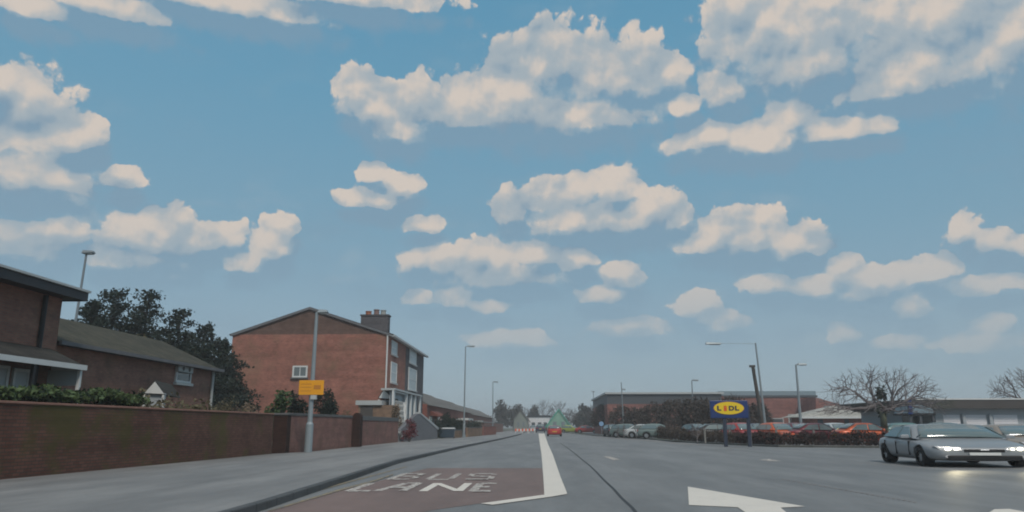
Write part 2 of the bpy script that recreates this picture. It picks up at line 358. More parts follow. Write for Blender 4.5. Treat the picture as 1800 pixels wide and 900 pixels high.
# ------------------------------------------------------------------ mesh helpers
def finish(o, label=None, cat=None, group=None, kind=None):
    if label: o['label'] = label
    if cat: o['category'] = cat
    if group: o['group'] = group
    if kind: o['kind'] = kind
    return o
def root(name, loc, label, cat, group=None, rz=0):
    o = bpy.data.objects.new(name, None); COL.objects.link(o); o.location = loc; o.rotation_euler.z = rz
    o.empty_display_size = .3
    return finish(o, label, cat, group)
def origin(o):
    v = Vector((0, 0, 0))
    while o is not None: v += Vector(o.location); o = o.parent
    return v
class MB:
    def __init__(s): s.v = []; s.f = []
    def face(s, pts):
        n = len(s.v); s.v += [tuple(p) for p in pts]; s.f.append(tuple(range(n, n+len(pts)))); return s
    def hexa(s, b, t):
        """b,t: 4 bottom pts (ccw from above), 4 top pts"""
        n = len(s.v); s.v += [tuple(p) for p in b]+[tuple(p) for p in t]
        s.f += [(n+3, n+2, n+1, n), (n+4, n+5, n+6, n+7)]
        for i in range(4):
            j = (i+1) % 4; s.f.append((n+i, n+j, n+4+j, n+4+i))
        return s
    def box(s, x0, x1, y0, y1, z0, z1):
        b = [(x0, y0), (x1, y0), (x1, y1), (x0, y1)]
        return s.hexa([(x, y, z0) for x, y in b], [(x, y, z1) for x, y in b])
    def prism(s, pts, vec):
        """closed planar polygon extruded by vec"""
        n = len(s.v); k = len(pts); vec = Vector(vec)
        s.v += [tuple(p) for p in pts]+[tuple(Vector(p)+vec) for p in pts]
        s.f += [tuple(range(n+k-1, n-1, -1)), tuple(range(n+k, n+2*k))]
        for i in range(k):
            j = (i+1) % k; s.f.append((n+i, n+j, n+k+j, n+k+i))
        return s
    def tube(s, a, b, r0, r1, k=8, cap=True):
        a = Vector(a); b = Vector(b); d = (b-a)
        if d.length < 1e-6: return s
        d.normalize(); u = d.orthogonal().normalized(); w_ = d.cross(u); n = len(s.v)
        for c, r in ((a, r0), (b, r1)):
            for i in range(k):
                an = 2*math.pi*i/k; s.v.append(tuple(c+(u*math.cos(an)+w_*math.sin(an))*r))
        for i in range(k):
            j = (i+1) % k; s.f.append((n+i, n+j, n+k+j, n+k+i))
        if cap: s.f += [tuple(range(n+k-1, n-1, -1)), tuple(range(n+k, n+2*k))]
        return s
    def wallrun(s, pts, z0, z1, t):
        """wall along polyline pts (x,y), thickness t to the left of its direction"""
        for a, b in zip(pts[:-1], pts[1:]):
            a = Vector((a[0], a[1])); b = Vector((b[0], b[1])); d = (b-a).normalized(); nn = Vector((-d.y, d.x))*t
            q = [a, b, b+nn, a+nn]
            s.hexa([(p.x, p.y, z0) for p in q], [(p.x, p.y, z1) for p in q])
        return s
    def build(s, name, m, parent=None, smooth=False, bevel=0):
        off = origin(parent) if parent is not None else Vector((0, 0, 0))
        me = bpy.data.meshes.new(name)
        me.from_pydata([(x-off.x, y-off.y, z-off.z) for x, y, z in s.v], [], s.f); me.update()
        bm = bmesh.new(); bm.from_mesh(me); bmesh.ops.recalc_face_normals(bm, faces=bm.faces); 
        uvl = bm.loops.layers.uv.new('UVMap')
        for f in bm.faces:
            n = f.normal
            if abs(n.z) > .97: tu, tv = Vector((1, 0, 0)), Vector((0, 1, 0))
            else:
                tu = Vector((-n.y, n.x, 0)).normalized(); tv = n.cross(tu)
                if tv.z < 0: tv = -tv
            for l in f.loops:
                p = l.vert.co+off; l[uvl].uv = (p.dot(tu), p.dot(tv))
            f.smooth = smooth
        bm.to_mesh(me); bm.free()
        me.materials.append(MATS[m] if isinstance(m, str) else m)
        o = bpy.data.objects.new(name, me); COL.objects.link(o)
        if parent is not None: o.parent = parent
        if bevel:
            b = o.modifiers.new('b', 'BEVEL'); b.width = bevel; b.segments = 2; b.limit_method = 'ANGLE'
        return o
def sheet(name, pts, z, m, kind='structure'):
    o = MB().face([(p[0], p[1], z) for p in pts]).build(name, m)
    if kind: o['kind'] = kind
    return o
def copy_tree(o, parent=None):
    c = o.copy(); COL.objects.link(c)
    if parent is not None: c.parent = parent
    for ch in list(o.children): copy_tree(ch, c)
    return c

# ------------------------------------------------------------------ the setting: ground, roads
kerb_px = [(469,895),(700,815),(815,787),(876,774),(909,766)]
kerbL = [G(*p) for p in kerb_px]
d0 = (kerbL[1]-kerbL[0]).normalized()
kerbL = [kerbL[0]-d0*14] + kerbL
kerbL[0].x = kerbL[1].x+.25
endL = Vector((-3.1, 150, 0)); kerbL += [Vector((-2.9, 115, 0)), endL, Vector((-3, 420, 0))]
wall_px = [(0,853),(475,803),(545,799),(700,780),(770,773)]
wallL = [G(*p) for p in wall_px]
dw = (wallL[1]-wallL[0]).normalized()
wallL = [wallL[0]-dw*16]+wallL
wallL += [Vector((-9.6, 100, 0)), Vector((-8.2, 150, 0)), Vector((-8, 420, 0))]
kr_px = [(1040,766),(1127,771),(1184,777),(1300,783),(1369,786),(1547,787.5),(1800,790)]
kerbR = [G(*p) for p in kr_px]
kerbR = [Vector((5.0, 420, 0)), Vector((5.2, 150, 0))]+kerbR+[Vector((60, 41, 0))]
sheet('ground', [(-2500, -800), (2500, -800), (2500, 3500), (-2500, 3500)], -.03, 'soil')
road_poly = [(p.x, p.y) for p in kerbL]+[(p.x, p.y) for p in kerbR]+[(60, -12), (kerbL[0].x, -12)]
sheet('road', road_poly, 0, 'asphalt')
# pavement with a kerb, left
pv = [(p.x-.15, p.y) for p in kerbL]; pw_ = [(p.x-.1, p.y) for p in wallL]
mb = MB()
from mathutils.geometry import tessellate_polygon
def strip(name, A, B, z0, z1, m):
    """flat raised slab between two polylines"""
    poly = A+B[::-1]; mb = MB(); tri = tessellate_polygon([[Vector((x, y, 0)) for x, y in poly]])
    n = len(poly); mb.v = [(x, y, z1) for x, y in poly]; mb.f = [tuple(t) for t in tri]
    mb.v += [(x, y, z0) for x, y in poly]
    for i in range(n):
        j = (i+1) % n; mb.f.append((i, j, n+j, n+i))
    o = mb.build(name, m); o['kind'] = 'structure'; return o
strip('pavement', [(pv[0][0], -8)]+pv, [(pw_[0][0], -8)]+pw_, -.02, .115, 'paving')
k = MB(); k.wallrun([(p.x, p.y) for p in kerbL], -.02, .125, .148); o = k.build('kerb', 'kerbstone', bevel=.02); o['kind'] = 'structure'
# kerb, verge and car park on the right
kr = [(p.x, p.y) for p in kerbR]
krv = kr[2:]
strip('verge', krv, [(x+ (1.0 if y > 60 else .3), y+1.3) for x, y in krv], -.02, .10, 'verge')
k = MB(); k.wallrun(kr[::-1][:], -.02, .12, -.14); o = k.build('kerb', 'palekerb'); o['kind'] = 'structure'
strip('car_park', [(x+(1.1 if y > 60 else .3), y+1.35) for x, y in krv], [(9, 175), (30, 175), (60, 175), (110, 175), (110, 80)], -.02, .02, 'asphalt')

# red bus lane surfacing
redp = [(752,823),(953,823),(957,871),(846,885),(760,897),(640,925),(410,925),(478,896),(600,862),(655,849),(700,836)]
RZ = .004
sheet('bus_lane_surface', [G(*p) for p in redp], RZ, 'redlane')
def mark(pts, m='paint', z=.008, name='road_marking'): return sheet(name, [G(*p) for p in pts], z, m)
mark([(946.5,762),(957,762),(963,780),(972,800),(985,838),(997,868),(970,872.5),(957,873.2),(955,838),(952,800),(949,780)])
mark([(845,886),(957,870.5),(990,866),(997,869.2),(970,874),(866,888.5)], z=.0115)
mark([(1209,856),(1415,891),(1372,893.2),(1400,915),(1330,915),(1297,892.5),(1211,888.5)])
mark([(1060,802.5),(1072,803),(1090,808),(1078,809)], 'paint_worn')
mark([(1334,808.5),(1352,807),(1373,811),(1352,810.8)], 'paint_worn')
mark([(1738,902),(1748,896),(1775,895.5),(1800,900),(1800,906)])
for i in range(26):
    t0 = i/26; x = 1374+240*t0; y = 842+42*t0
    mark([(x, y), (x+5, y+.9), (x+5.5, y+1.9), (x+.5, y+1)], 'paint_faint')
mark([(438,899),(560,860),(640,839.5),(715,820),(716,821),(642,841.2),(564,862),(446,899)], 'paint_yellow')
mark([(470,899),(600,859.5),(655,845.5),(690,834),(692,835),(657,847.5),(603,862),(478,899)], 'paint_yellow', z=.0115)
# long faint edge lines of the far lanes
mark([(1042,768.4),(1130,773.5),(1186,779.4),(1300,786.4),(1300,787),(1185,780.2),(1129,774.2),(1042,768.9)], 'paint_faint')
def ribbon(pts, w0, m, z, name):
    g_ = [G(*p) for p in pts]; L = []; Rr = []
    for i, p in enumerate(g_):
        a = g_[max(i-1, 0)]; b = g_[min(i+1, len(g_)-1)]; d_ = (b-a).normalized(); n_ = Vector((-d_.y, d_.x, 0))*w0/2
        j = Vector((random.uniform(-.02, .02), 0, 0)); L.append(p+n_+j); Rr.append(p-n_+j)
    m_ = MB()
    for i in range(len(g_)-1): m_.face([(q.x, q.y, z) for q in (L[i], L[i+1], Rr[i+1], Rr[i])])
    o = m_.build(name, m); o['kind'] = 'structure'; return o
cp = [(985,779),(996,786),(1010,797),(1024,808),(1036,818),(1048,829),(1062,843),(1078,859),(1095,876),(1112,893),(1125,908)]
ribbon(cp, .055, 'tar', .004, 'road_seam')
# BUS LANE lettering, stroke by stroke
def letter(ch, x0, x1, y0, y1, m, lw=.14):
    S = {'B': [((0,0),(0,1)),((0,1),(.8,1)),((0,.5),(.85,.5)),((0,0),(.85,0)),((.95,.1),(.95,.42)),((.9,.58),(.9,.92))],
         'U': [((0,1),(0,.1)),((.05,0),(.95,0)),((1,.1),(1,1))],
         'S': [((1,.85),(.9,1)),((.9,1),(.1,1)),((0,.95),(0,.6)),((.05,.52),(.95,.48)),((1,.42),(1,.08)),((.95,0),(0,0))],
         'L': [((0,1),(0,0)),((0,0),(1,0))],
         'A': [((0,0),(.45,1)),((.45,1),(1,1)),((1,1),(1,0)),((.2,.4),(.95,.4))],
         'N': [((0,0),(0,1)),((0,1),(1,0)),((1,0),(1,1))],
         'E': [((0,0),(0,1)),((0,1),(1,1)),((0,.5),(.75,.5)),((0,0),(1,0))]}[ch]
    mb = MB(); z = .008
    for i, (a, b) in enumerate(S):
        a = Vector((x0+a[0]*(x1-x0), y0+a[1]*(y1-y0))); b = Vector((x0+b[0]*(x1-x0), y0+b[1]*(y1-y0)))
        d_ = b-a; vert = abs(d_.y) > abs(d_.x)
        n_ = Vector((lw/2, 0)) if vert else Vector((0, lw))
        zz = z+.0025*i
        mb.face([(p.x, p.y, zz) for p in (a-n_, b-n_, b+n_, a+n_)])
    o = mb.build('road_lettering', m); o['kind'] = 'structure'; return o
def gx(px, py): return G(px, py).x
yb0, yb1 = G(0, 843).y, G(0, 833).y; ym = G(0, 838)
yb0, yb1 = G(750, 843.5).y, G(750, 833).y
yl0, yl1 = G(750, 864).y, G(750, 850).y
for ch, pa, pb, m in (('B', 698, 738, 'paint_worn'), ('U', 762, 800, 'paint_worn'), ('S', 826, 866, 'paint_worn')):
    letter(ch, gx(pa, 838), gx(pb, 838), yb0, yb1, m, .15)
for ch, pa, pb, m in (('L', 632, 668, 'paint_worn'), ('A', 678, 722, 'paint_worn'), ('N', 756, 815, 'paint'), ('E', 838, 868, 'paint_worn')):
    letter(ch, gx(pa, 857), gx(pb, 857), yl0, yl1, m, .17)

# ------------------------------------------------------------------ foliage builders
def leaves(pts, n, size, sq=(1, 1, 1)):
    """pts: list of (centre, radii). n leaves in all; returns MB of little quads"""
    c = np.array([p[0] for p in pts], float); r = np.array([p[1] for p in pts], float)
    wgt = (r.prod(1))**(2/3); wgt /= wgt.sum(); idx = rng.choice(len(pts), n, p=wgt)
    d_ = rng.normal(size=(n, 3)); d_ /= np.linalg.norm(d_, axis=1)[:, None]
    rad = rng.random(n)**.45*(1+rng.normal(0, .08, n)); ctr = c[idx]+d_*rad[:, None]*r[idx]
    a = rng.normal(size=(n, 3)); a /= np.linalg.norm(a, axis=1)[:, None]
    b = np.cross(a, rng.normal(size=(n, 3))); b /= np.linalg.norm(b, axis=1)[:, None]
    s = size*rng.uniform(.5, 1.3, n)[:, None]; a *= s; b *= s*.55
    v = np.stack([ctr-a, ctr-b*.9, ctr+a, ctr+b], 1).reshape(-1, 3)
    mb = MB(); mb.v = [tuple(x) for x in v]; mb.f = [(4*i, 4*i+1, 4*i+2, 4*i+3) for i in range(n)]
    return mb
def fbuild(mb, name, m, parent):
    off = origin(parent) if parent is not None else Vector()
    me = bpy.data.meshes.new(name); me.from_pydata([(x-off.x, y-off.y, z-off.z) for x, y, z in mb.v], [], mb.f)
    me.materials.append(MATS[m]); o = bpy.data.objects.new(name, me); COL.objects.link(o)
    if parent is not None: o.parent = parent
    return o
def shrub(name, label, base, rx, ry, h, m, n=900, size=.09, cat='shrub', group=None, clumps=9, top=None, stems=True):
    rt = root(name, base, label, cat, group); pts = []
    for i in range(clumps):
        a = random.uniform(0, 6.28); q = random.uniform(0, .75); z = random.uniform(.25, .85)
        pts.append(((base[0]+rx*q*math.cos(a)*(1.1-z*.4), base[1]+ry*q*math.sin(a)*(1.1-z*.4), base[2]+h*z), (rx*random.uniform(.28, .5), ry*random.uniform(.28, .5), h*random.uniform(.14, .27))))
    fbuild(leaves(pts, n, size), 'foliage', m, rt)
    if stems:
        st = MB()
        for c_, r_ in pts[:6]: st.tube((base[0]+random.uniform(-.1, .1)*rx, base[1], base[2]), c_, .03, .012, 5)
        st.build('stem', 'bark', rt)
    return rt
def hedge(name, label, pts, h, t, m, n, size, group=None, z0=0, cat='hedge', wob=.12):
    rt = root(name, (pts[0][0], pts[0][1], z0), label, cat, group); cl = []
    for a, b in zip(pts[:-1], pts[1:]):
        a = Vector(a[:2]); b = Vector(b[:2]); L = (b-a).length; k = max(2, int(L/.45))
        for i in range(k):
            p = a.lerp(b, (i+.5)/k)
            for zz in (.3, .62, .86): cl.append(((p.x+random.uniform(-.1, .1), p.y+random.uniform(-.1, .1), z0+h*zz*(1+random.uniform(-wob, wob))), (max(.32, L/k*.7), t*.55, h*.24)))
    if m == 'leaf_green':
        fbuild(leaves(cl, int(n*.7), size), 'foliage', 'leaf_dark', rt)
        fbuild(leaves([((c[0], c[1], z0+h*(1+random.uniform(-.05, .04))), (r_[0]*1.1, r_[1], h*.08)) for c, r_ in cl[::3]], int(n*.5), size), 'top_fringe', 'leaf_top', rt)  # brighter green fringe along the top, darker leaves below
    else: fbuild(leaves(cl, n, size), 'foliage', m, rt)
    return rt
def bare_tree(name, label, base, trunk_h, crown, n, r0, mt='bark', mc='twig', group=None, rmin=.012, lean=(0, 0), cat='tree', flat=.0, low=.0, fuzz=0):
    """crown: (cx, cy, cz, rx, ry, rz) absolute; branches fan out from the trunk to points of the crown"""
    rt = root(name, base, label, cat, group); tr = MB(); cr_ = MB(); b0 = Vector(base)
    fork = b0+Vector((lean[0], lean[1], trunk_h))
    mid = b0.lerp(fork, .5)+Vector((random.uniform(-.05, .05), 0, 0))
    tr.tube(b0-Vector((0, 0, .05)), mid, r0*1.25, r0, 8); tr.tube(mid, fork, r0, r0*.85, 8)
    cx, cy, cz, rx, ry, rz = crown; pts = []
    while len(pts) < n:
        d_ = rng.normal(size=3); d_ /= np.linalg.norm(d_)
        if d_[2] < -low: continue
        q = random.uniform(.5, 1.02)**.6*(1+.06*math.sin(7*math.atan2(d_[1], d_[0])+3*d_[2]))
        pts.append(Vector((cx+d_[0]*rx*q, cy+d_[1]*ry*q, cz+d_[2]*rz*q)))
    def grow(s, ps, r, depth):
        if len(ps) == 1 or depth > 9:
            for p in ps[:2]:
                m_ = s.lerp(p, .5)+Vector(rng.normal(size=3))*(p-s).length*.06
                cr_.tube(s, m_, max(r, rmin), rmin, 3, False); cr_.tube(m_, p, rmin, rmin*.5, 3, False)
            return
        kk = 4 if depth == 0 else (3 if depth < 3 and len(ps) > 12 else 2)
        seeds = random.sample(ps, min(kk, len(ps))); groups = [[] for _ in seeds]
        for p in ps:
            dp = (p-s).normalized(); groups[max(range(len(seeds)), key=lambda i: dp.dot((seeds[i]-s).normalized()))].append(p)
        if max(len(q) for q in groups) == len(ps): groups = [ps[::2], ps[1::2]]
        for q in groups:
            if not q: continue
            c = sum(q, Vector())/len(q); fr = .30 if depth < 2 else .38
            e = s.lerp(c, fr)+Vector(rng.normal(size=3))*(c-s).length*.05
            rr = max(r*(len(q)/len(ps))**.42, rmin)
            cr_.tube(s, e, max(r*.9, rmin) if depth else rr*1.1, rr, 5 if depth < 3 else 3, False)
            grow(e, q, rr, depth+1)
    grow(fork, pts, r0*.8, 0)
    tr.build('trunk', mt, rt, smooth=True)
    if fuzz:   # the finest twigs, short slivers through the crown
        fz = leaves([(tuple(Vector((cx, cy, cz)).lerp(p, .82)), (rx*.16, ry*.16, rz*.16)) for p in pts], fuzz, rmin*9)
        o_ = len(cr_.v); cr_.v += fz.v; cr_.f += [tuple(i+o_ for i in f) for f in fz.f]
    fbuild(cr_, 'crown', mc, rt)
    return rt
def conifer(name, label, base, h, rad, n, size=.16, m='leaf_conifer', group=None, layers=9, droop=.1, topr=.12):
    rt = root(name, base, label, 'tree', group); pts = []; lm = MB()
    b0 = Vector(base)
    lm.tube(b0, b0+Vector((0, 0, h*.9)), .22, .05, 7)
    for i in range(layers):
        t_ = (i+.7)/layers; z = h*(.12+.86*t_); L = rad*(1-t_)**.7*random.uniform(.8, 1.15)+rad*topr
        k = max(4, int(9*(1-t_)+4))
        for j in range(k):
            a = 6.283*(j+random.random()*.7)/k; LL = L*random.uniform(.65, 1.15)
            e = b0+Vector((LL*math.cos(a), LL*math.sin(a), z-LL*droop+random.uniform(-.2, .3)))
            lm.tube(b0+Vector((0, 0, z-.3)), e, .05, .015, 4)
            for q in (.45, .75, 1.0):
                p = (b0+Vector((0, 0, z))).lerp(e, q); pts.append((tuple(p), (LL*.28+.22, LL*.28+.22, h/layers*.6*(1.25-q*.5))))
    lm.build('trunk', 'bark', rt, smooth=True)
    fbuild(leaves(pts, n, size), 'crown', m, rt); return rt

# ------------------------------------------------------------------ boundary walls, left side
def wall_piece(name, label, A, B, z1, t, m, cm, ch=.07, group=None, z0=.0, out=.03):
    A = Vector((A[0], A[1])); B = Vector((B[0], B[1])); d_ = (B-A).normalized(); nn = Vector((-d_.y, d_.x))
    rt = root(name, (A.x, A.y, 0), label, 'wall', group)
    MB().wallrun([A, B], z0, z1-ch, t).build('brickwork', m, rt)
    a2, b2 = A-nn*out, B-nn*out
    MB().wallrun([a2, b2], z1-ch, z1, t+2*out).build('coping', cm, rt, bevel=.012)
    return rt
def along(px, py):  # point of the wall face plan line at photo column px
    return G(px, py)
a0, a1 = wallL[0], G(476, 803)
zt = P(300, 717.5, G(300, 822).y).z
wall_piece('garden_wall', 'long dark mossy brick wall with a thin orange brick coping', a0, a1, 1.74, .25, 'brick_dark', 'coping', .055)
def pier(name, label, px0, px1, py, ztop, m, depth=.5, arched=False, fwd=.06):
    A = G(px0, py); B = G(px1, py-(px1-px0)*.1); Y = A.y-fwd
    rt = root(name, (A.x, Y, 0), label, 'gate pier')
    x0, x1 = P(px0, py, Y).x, P(px1, py, Y).x
    if arched:
        prof = [(x0, Y, 0), (x1, Y, 0), (x1, Y, ztop-.25)]+[((x0+x1)/2+math.cos(a)*(x1-x0)/2, Y, ztop-.25+math.sin(a)*.25) for a in [R(d__) for d__ in range(15, 180, 15)]]+[(x0, Y, ztop-.25)]
        MB().prism(prof, (0, depth, 0)).build('shaft', m, rt)
    else:
        MB().box(x0, x1, Y, Y+depth, 0, ztop-.09).build('shaft', m, rt)
        MB().box(x0-.04, x1+.04, Y-.04, Y+depth+.04, ztop-.09, ztop).build('cap', 'coping_grey', rt, bevel=.02)
    return rt
pier('gate_pier', 'dark square brick pier at the end of the long dark wall, ivy above it', 477, 501, 800, 1.78, 'brick_pier')
wall_piece('garden_wall', 'pinkish brick wall behind the lamp post with the yellow board', G(503, 799.5), G(617, 789.5), 1.80, .22, 'brick_pink', 'coping_grey', .12)
pier('gate_pier', 'narrow dark arched brick pier between the two pinkish walls', 617, 632, 789.5, 1.95, 'brick_pier', arched=True)
wall_piece('garden_wall', 'pinkish brick wall ending beside the grey sloping wall', G(632, 787.5), G(699, 780), 1.82, .22, 'brick_pink', 'coping_grey', .26)
# grey wall with a sloping top
A, B = G(703, 779.5), G(769, 773.5)
gw = root('garden_wall', (A.x, A.y, 0), 'grey wall with a ridge that slopes down to the wheelie bin', 'wall')
Ym = PX(737, 727, A.x).y
def onw(px, py):
    t_ = (px-703)/(769-703); Yc = 1/((1/A.y)*(1-t_)+(1/B.y)*t_); return P(px, py, Yc)
pr = [onw(703, 779.5), onw(769, 773.5), onw(769, 755), onw(738, 727), onw(733, 728), onw(703, 757)]
MB().prism(pr, (-.3, 0, 0)).build('masonry', 'stone_grey', gw)
pr2 = [onw(770, 755.5), onw(738, 727.3), onw(738, 724.5), onw(771, 752)]
MB().prism([p+Vector((.04, 0, 0)) for p in pr2], (-.38, 0, 0)).build('coping', 'dull_white', gw)
# lower walls farther down the pavement
for (pa, pb, za, m, lab) in ((G(800,772), G(812,771), .9, 'brick_stock', 'short brown wall between the wheelie bin and second lamp post'),
                            (G(822,770), G(848,767.3), 1.15, 'brick_stock', 'low brown brick wall just beyond the second lamp post'),
                            (G(850,767), G(872,765), 1.3, 'brick_red', 'low reddish wall under the far terrace and third lamp post')):
    wall_piece('garden_wall', lab, pa, pb, za, .2, m, 'coping_grey', .06)
wall_piece('garden_wall', 'far pink painted wall where the left pavement narrows', (-9.0, 120), (-7.9, 165), 1.9, .2, 'brick_pink', 'coping_grey', .1)

# ------------------------------------------------------------------ main house
XF = wallL[2].x-1.9
c1 = PX(683, 587, XF); Y1 = c1.y; ze = c1.z
c2 = PX(745, 612, XF); Y2 = c2.y
xl = P(409, 592, Y1).x; pk = P(545, 542, Y1); xr = XF; ym = PX(714, 600, XF).y
house = root('brick_house', ((xl+xr)/2, Y1, 0), 'tall orange brick semi-detached house with gable end and one small window in it', 'house')
MB().box(xl, xr-.003, Y1, Y2, 0, ze).build('wall', 'brick_orange', house)
MB().prism([(xl, Y1+.01, ze), (xr, Y1+.01, ze), (pk.x, Y1+.01, pk.z)], (0, Y2-Y1-.02, 0)).build('gable', 'brick_gable', house)
rf = MB(); t_ = .12
for (xa, xb) in ((xl-.25, pk.x), (xr+.45, pk.x)):
    s_ = (pk.z-ze)/(abs((xl if xa < pk.x else xr)-pk.x)); za = ze-s_*abs(xa-(xl if xa < pk.x else xr))
    rf.hexa([(xa, Y1-.12, za), (xb, Y1-.12, pk.z), (xb, Y2+.3, pk.z), (xa, Y2+.3, za)], [(xa, Y1-.12, za+t_), (xb, Y1-.12, pk.z+t_), (xb, Y2+.3, pk.z+t_), (xa, Y2+.3, za+t_)])
roof = rf.build('roof', 'roof_dark', house)
for sx, xe in ((-1, xl), (1, xr)):
    MB().prism([(xe+sx*.1, Y1-.16, ze-.16), (pk.x, Y1-.16, pk.z-.10), (pk.x, Y1-.16, pk.z+.10), (xe+sx*.1, Y1-.16, ze+.04)], (0, .035, 0)).build('verge_board', 'stone_grey', roof)
ch0, ch1 = P(633, 583, Y1).x, P(681, 583, Y1).x; zc = P(655, 554, Y1+.5).z
MB().box(ch0, ch1, Y1+.05, Y1+1.0, ze-.05, zc-.12).box(ch0-.07, ch1+.07, Y1-.02, Y1+1.07, zc-.12, zc).build('chimney', 'brick_grey', roof)
mat('pot_terracotta', (.30, .11, .06), .8); mat('pot_pink', (.20, .13, .12), .8); mat('pot_grey', (.30, .31, .30), .8)
for px, r, hh, m in ((648, .27, .34, 'pot_terracotta'), (662, .25, .48, 'pot_pink'), (674, .24, .42, 'pot_grey')):
    x = P(px, 550, Y1+.5).x
    MB().tube((x, Y1+.5, zc), (x, Y1+.5, zc+hh), r, r*.85, 12).tube((x, Y1+.5, zc+hh-.07), (x, Y1+.5, zc+hh), r*1.05, r*1.05, 12).build('chimney_pot', m, roof, smooth=False)
MB().box(xr+.30, xr+.52, Y1-.1, Y2+.28, ze-.22, ze-.04).build('gutter', 'dull_white', house)
MB().box(xr+.003, xr+.30, Y1-.1, Y2+.28, ze-.14, ze-.08).build('soffit', 'dull_white', house)
MB().tube((xr-.06, Y1-.07, .2), (xr-.06, Y1-.07, ze-.1), .065, .065, 8).build('downpipe', 'white', house)
MB().box(xr+.003, xr+.03, ym, Y2, 2.6, ze-.24).build('painted_facade', 'brick_grey', house)
def window_x(parent, pa, pb, X, m='blind', bar=True):  # on a wall facing +X ; pa top-left px, pb bottom-right
    a = PX(*pa, X); b = PX(*pb, X); y0, y1 = a.y, b.y; z1, z0 = max(a.z, PX(pb[0], pa[1], X).z), b.z
    z1 = (PX((pa[0]+pb[0])/2, pa[1], X)).z; z0 = PX((pa[0]+pb[0])/2, pb[1], X).z
    fr = MB(); w_ = .09
    fr.box(X, X+.07, y0, y0+w_, z0, z1).box(X, X+.07, y1-w_, y1, z0, z1).box(X, X+.07, y0+w_, y1-w_, z1-w_, z1).box(X, X+.07, y0+w_, y1-w_, z0, z0+w_)
    if bar: fr.box(X, X+.06, y0+w_, y1-w_, (z0+z1)/2-.04, (z0+z1)/2+.04)
    f = fr.build('window', 'white', parent)
    MB().box(X, X+.03, y0+w_, y1-w_, z0+w_, z1-w_).build('pane', m, f)
    MB().box(X, X+.16, y0-.08, y1+.08, z0-.12, z0-.002).build('sill', 'dull_white', f)
    return f
def window_y(parent, px0, py0, px1, py1, Y, m='window_pane', mull=1, w_=.09, fm='white', sill=True):
    a = P(px0, py0, Y); b = P(px1, py1, Y); x0, x1, z1, z0 = a.x, b.x, a.z, b.z
    fr = MB(); fr.box(x0, x0+w_, Y-.07, Y, z0, z1).box(x1-w_, x1, Y-.07, Y, z0, z1).box(x0+w_, x1-w_, Y-.07, Y, z1-w_, z1).box(x0+w_, x1-w_, Y-.07, Y, z0, z0+w_)
    for i in range(mull):
        xm = x0+(x1-x0)*(i+1)/(mull+1); fr.box(xm-.03, xm+.03, Y-.06, Y, z0+w_, z1-w_)
    f = fr.build('window', fm, parent); MB().box(x0+w_, x1-w_, Y-.03, Y, z0+w_, z1-w_).build('pane', m, f)
    if sill: MB().box(x0-.1, x1+.1, Y-.18, Y, z0-.13, z0-.002).build('sill', 'coping_grey', f)
    return f
window_y(house, 515, 643, 540, 663.5, Y1, mull=1, w_=.13)
for pa, pb in (((688,600),(697,624)), ((687,637),(696,673)), ((720,613),(731,640)), ((718,648),(731,686))): window_x(house, pa, pb, xr+.03 if pa[0] > 714 else xr)
# porch in front
pr_ = root('porch', (xr+.8, Y1+1, 0), 'white front porch with small gable and pale trellis under the tall house windows', 'porch')
Yp = Y1-1.2
za, zb = P(690, 700, Yp).z, P(672, 683, Yp).z
x0, x1 = P(664, 700, Yp).x, P(692, 700, Yp).x
MB().prism([(x0, Yp, za), (x1, Yp, za-.1), (x0+.35*(x1-x0), Yp, zb)], (0, 2.4, 0)).build('gable_roof', 'roof_dark', pr_)
MB().prism([(x0+.1, Yp-.03, za+.02), (x1-.05, Yp-.03, za-.06), (x0+.36*(x1-x0), Yp-.03, zb-.12)], (0, .025, 0)).build('gable_board', 'white', pr_)
for xx in (x0+.08, x1-.12): MB().box(xx-.07, xx+.07, Yp+.05, Yp+.19, 0, za-.1).build('post', 'white', pr_)
MB().box(x0+.2, x1-.2, Yp+.3, Yp+.34, .9, za-.15).build('side_panel', 'render_grey', pr_)
XP = XF+1.0
ya_, yb_2 = PX(691, 700, XP).y, PX(714, 700, XP).y; zt_, zb_ = PX(704, 690, XP).z, .9
tl = MB(); n2 = int((yb_2-ya_)/.5)
for i in range(n2):
    q = ya_+.5*i
    tl.tube((XP, q, zb_), (XP, min(q+1.4, yb_2), zb_+(min(q+1.4, yb_2)-q)*1.7), .045, .045, 4)
    tl.tube((XP+.04, q, zb_), (XP+.04, max(q-1.4, ya_), zb_+(q-max(q-1.4, ya_))*1.7), .045, .045, 4)
tl.box(XP-.03, XP+.05, ya_, yb_2, zt_-.1, zt_).box(XP-.03, XP+.05, ya_, yb_2, zb_-.1, zb_)
tl.build('trellis', 'white', pr_)
MB().box(XP-.3, XP-.25, ya_, PX(738, 700, XP).y, .7, zt_-.05).build('back_panel', 'render_grey', pr_)
for px in (691, 714, 722, 729, 738):
    y_ = PX(px, 700, XP).y; MB().box(XP-.05, XP+.1, y_-.28, y_+.28, .1, zt_+.05).build('post', 'white', pr_)
MB().box(XF+.035, XP+.2, ya_-.3, PX(739, 700, XP).y, zt_+.05, zt_+.2).build('flat_canopy', 'dull_white', pr_)
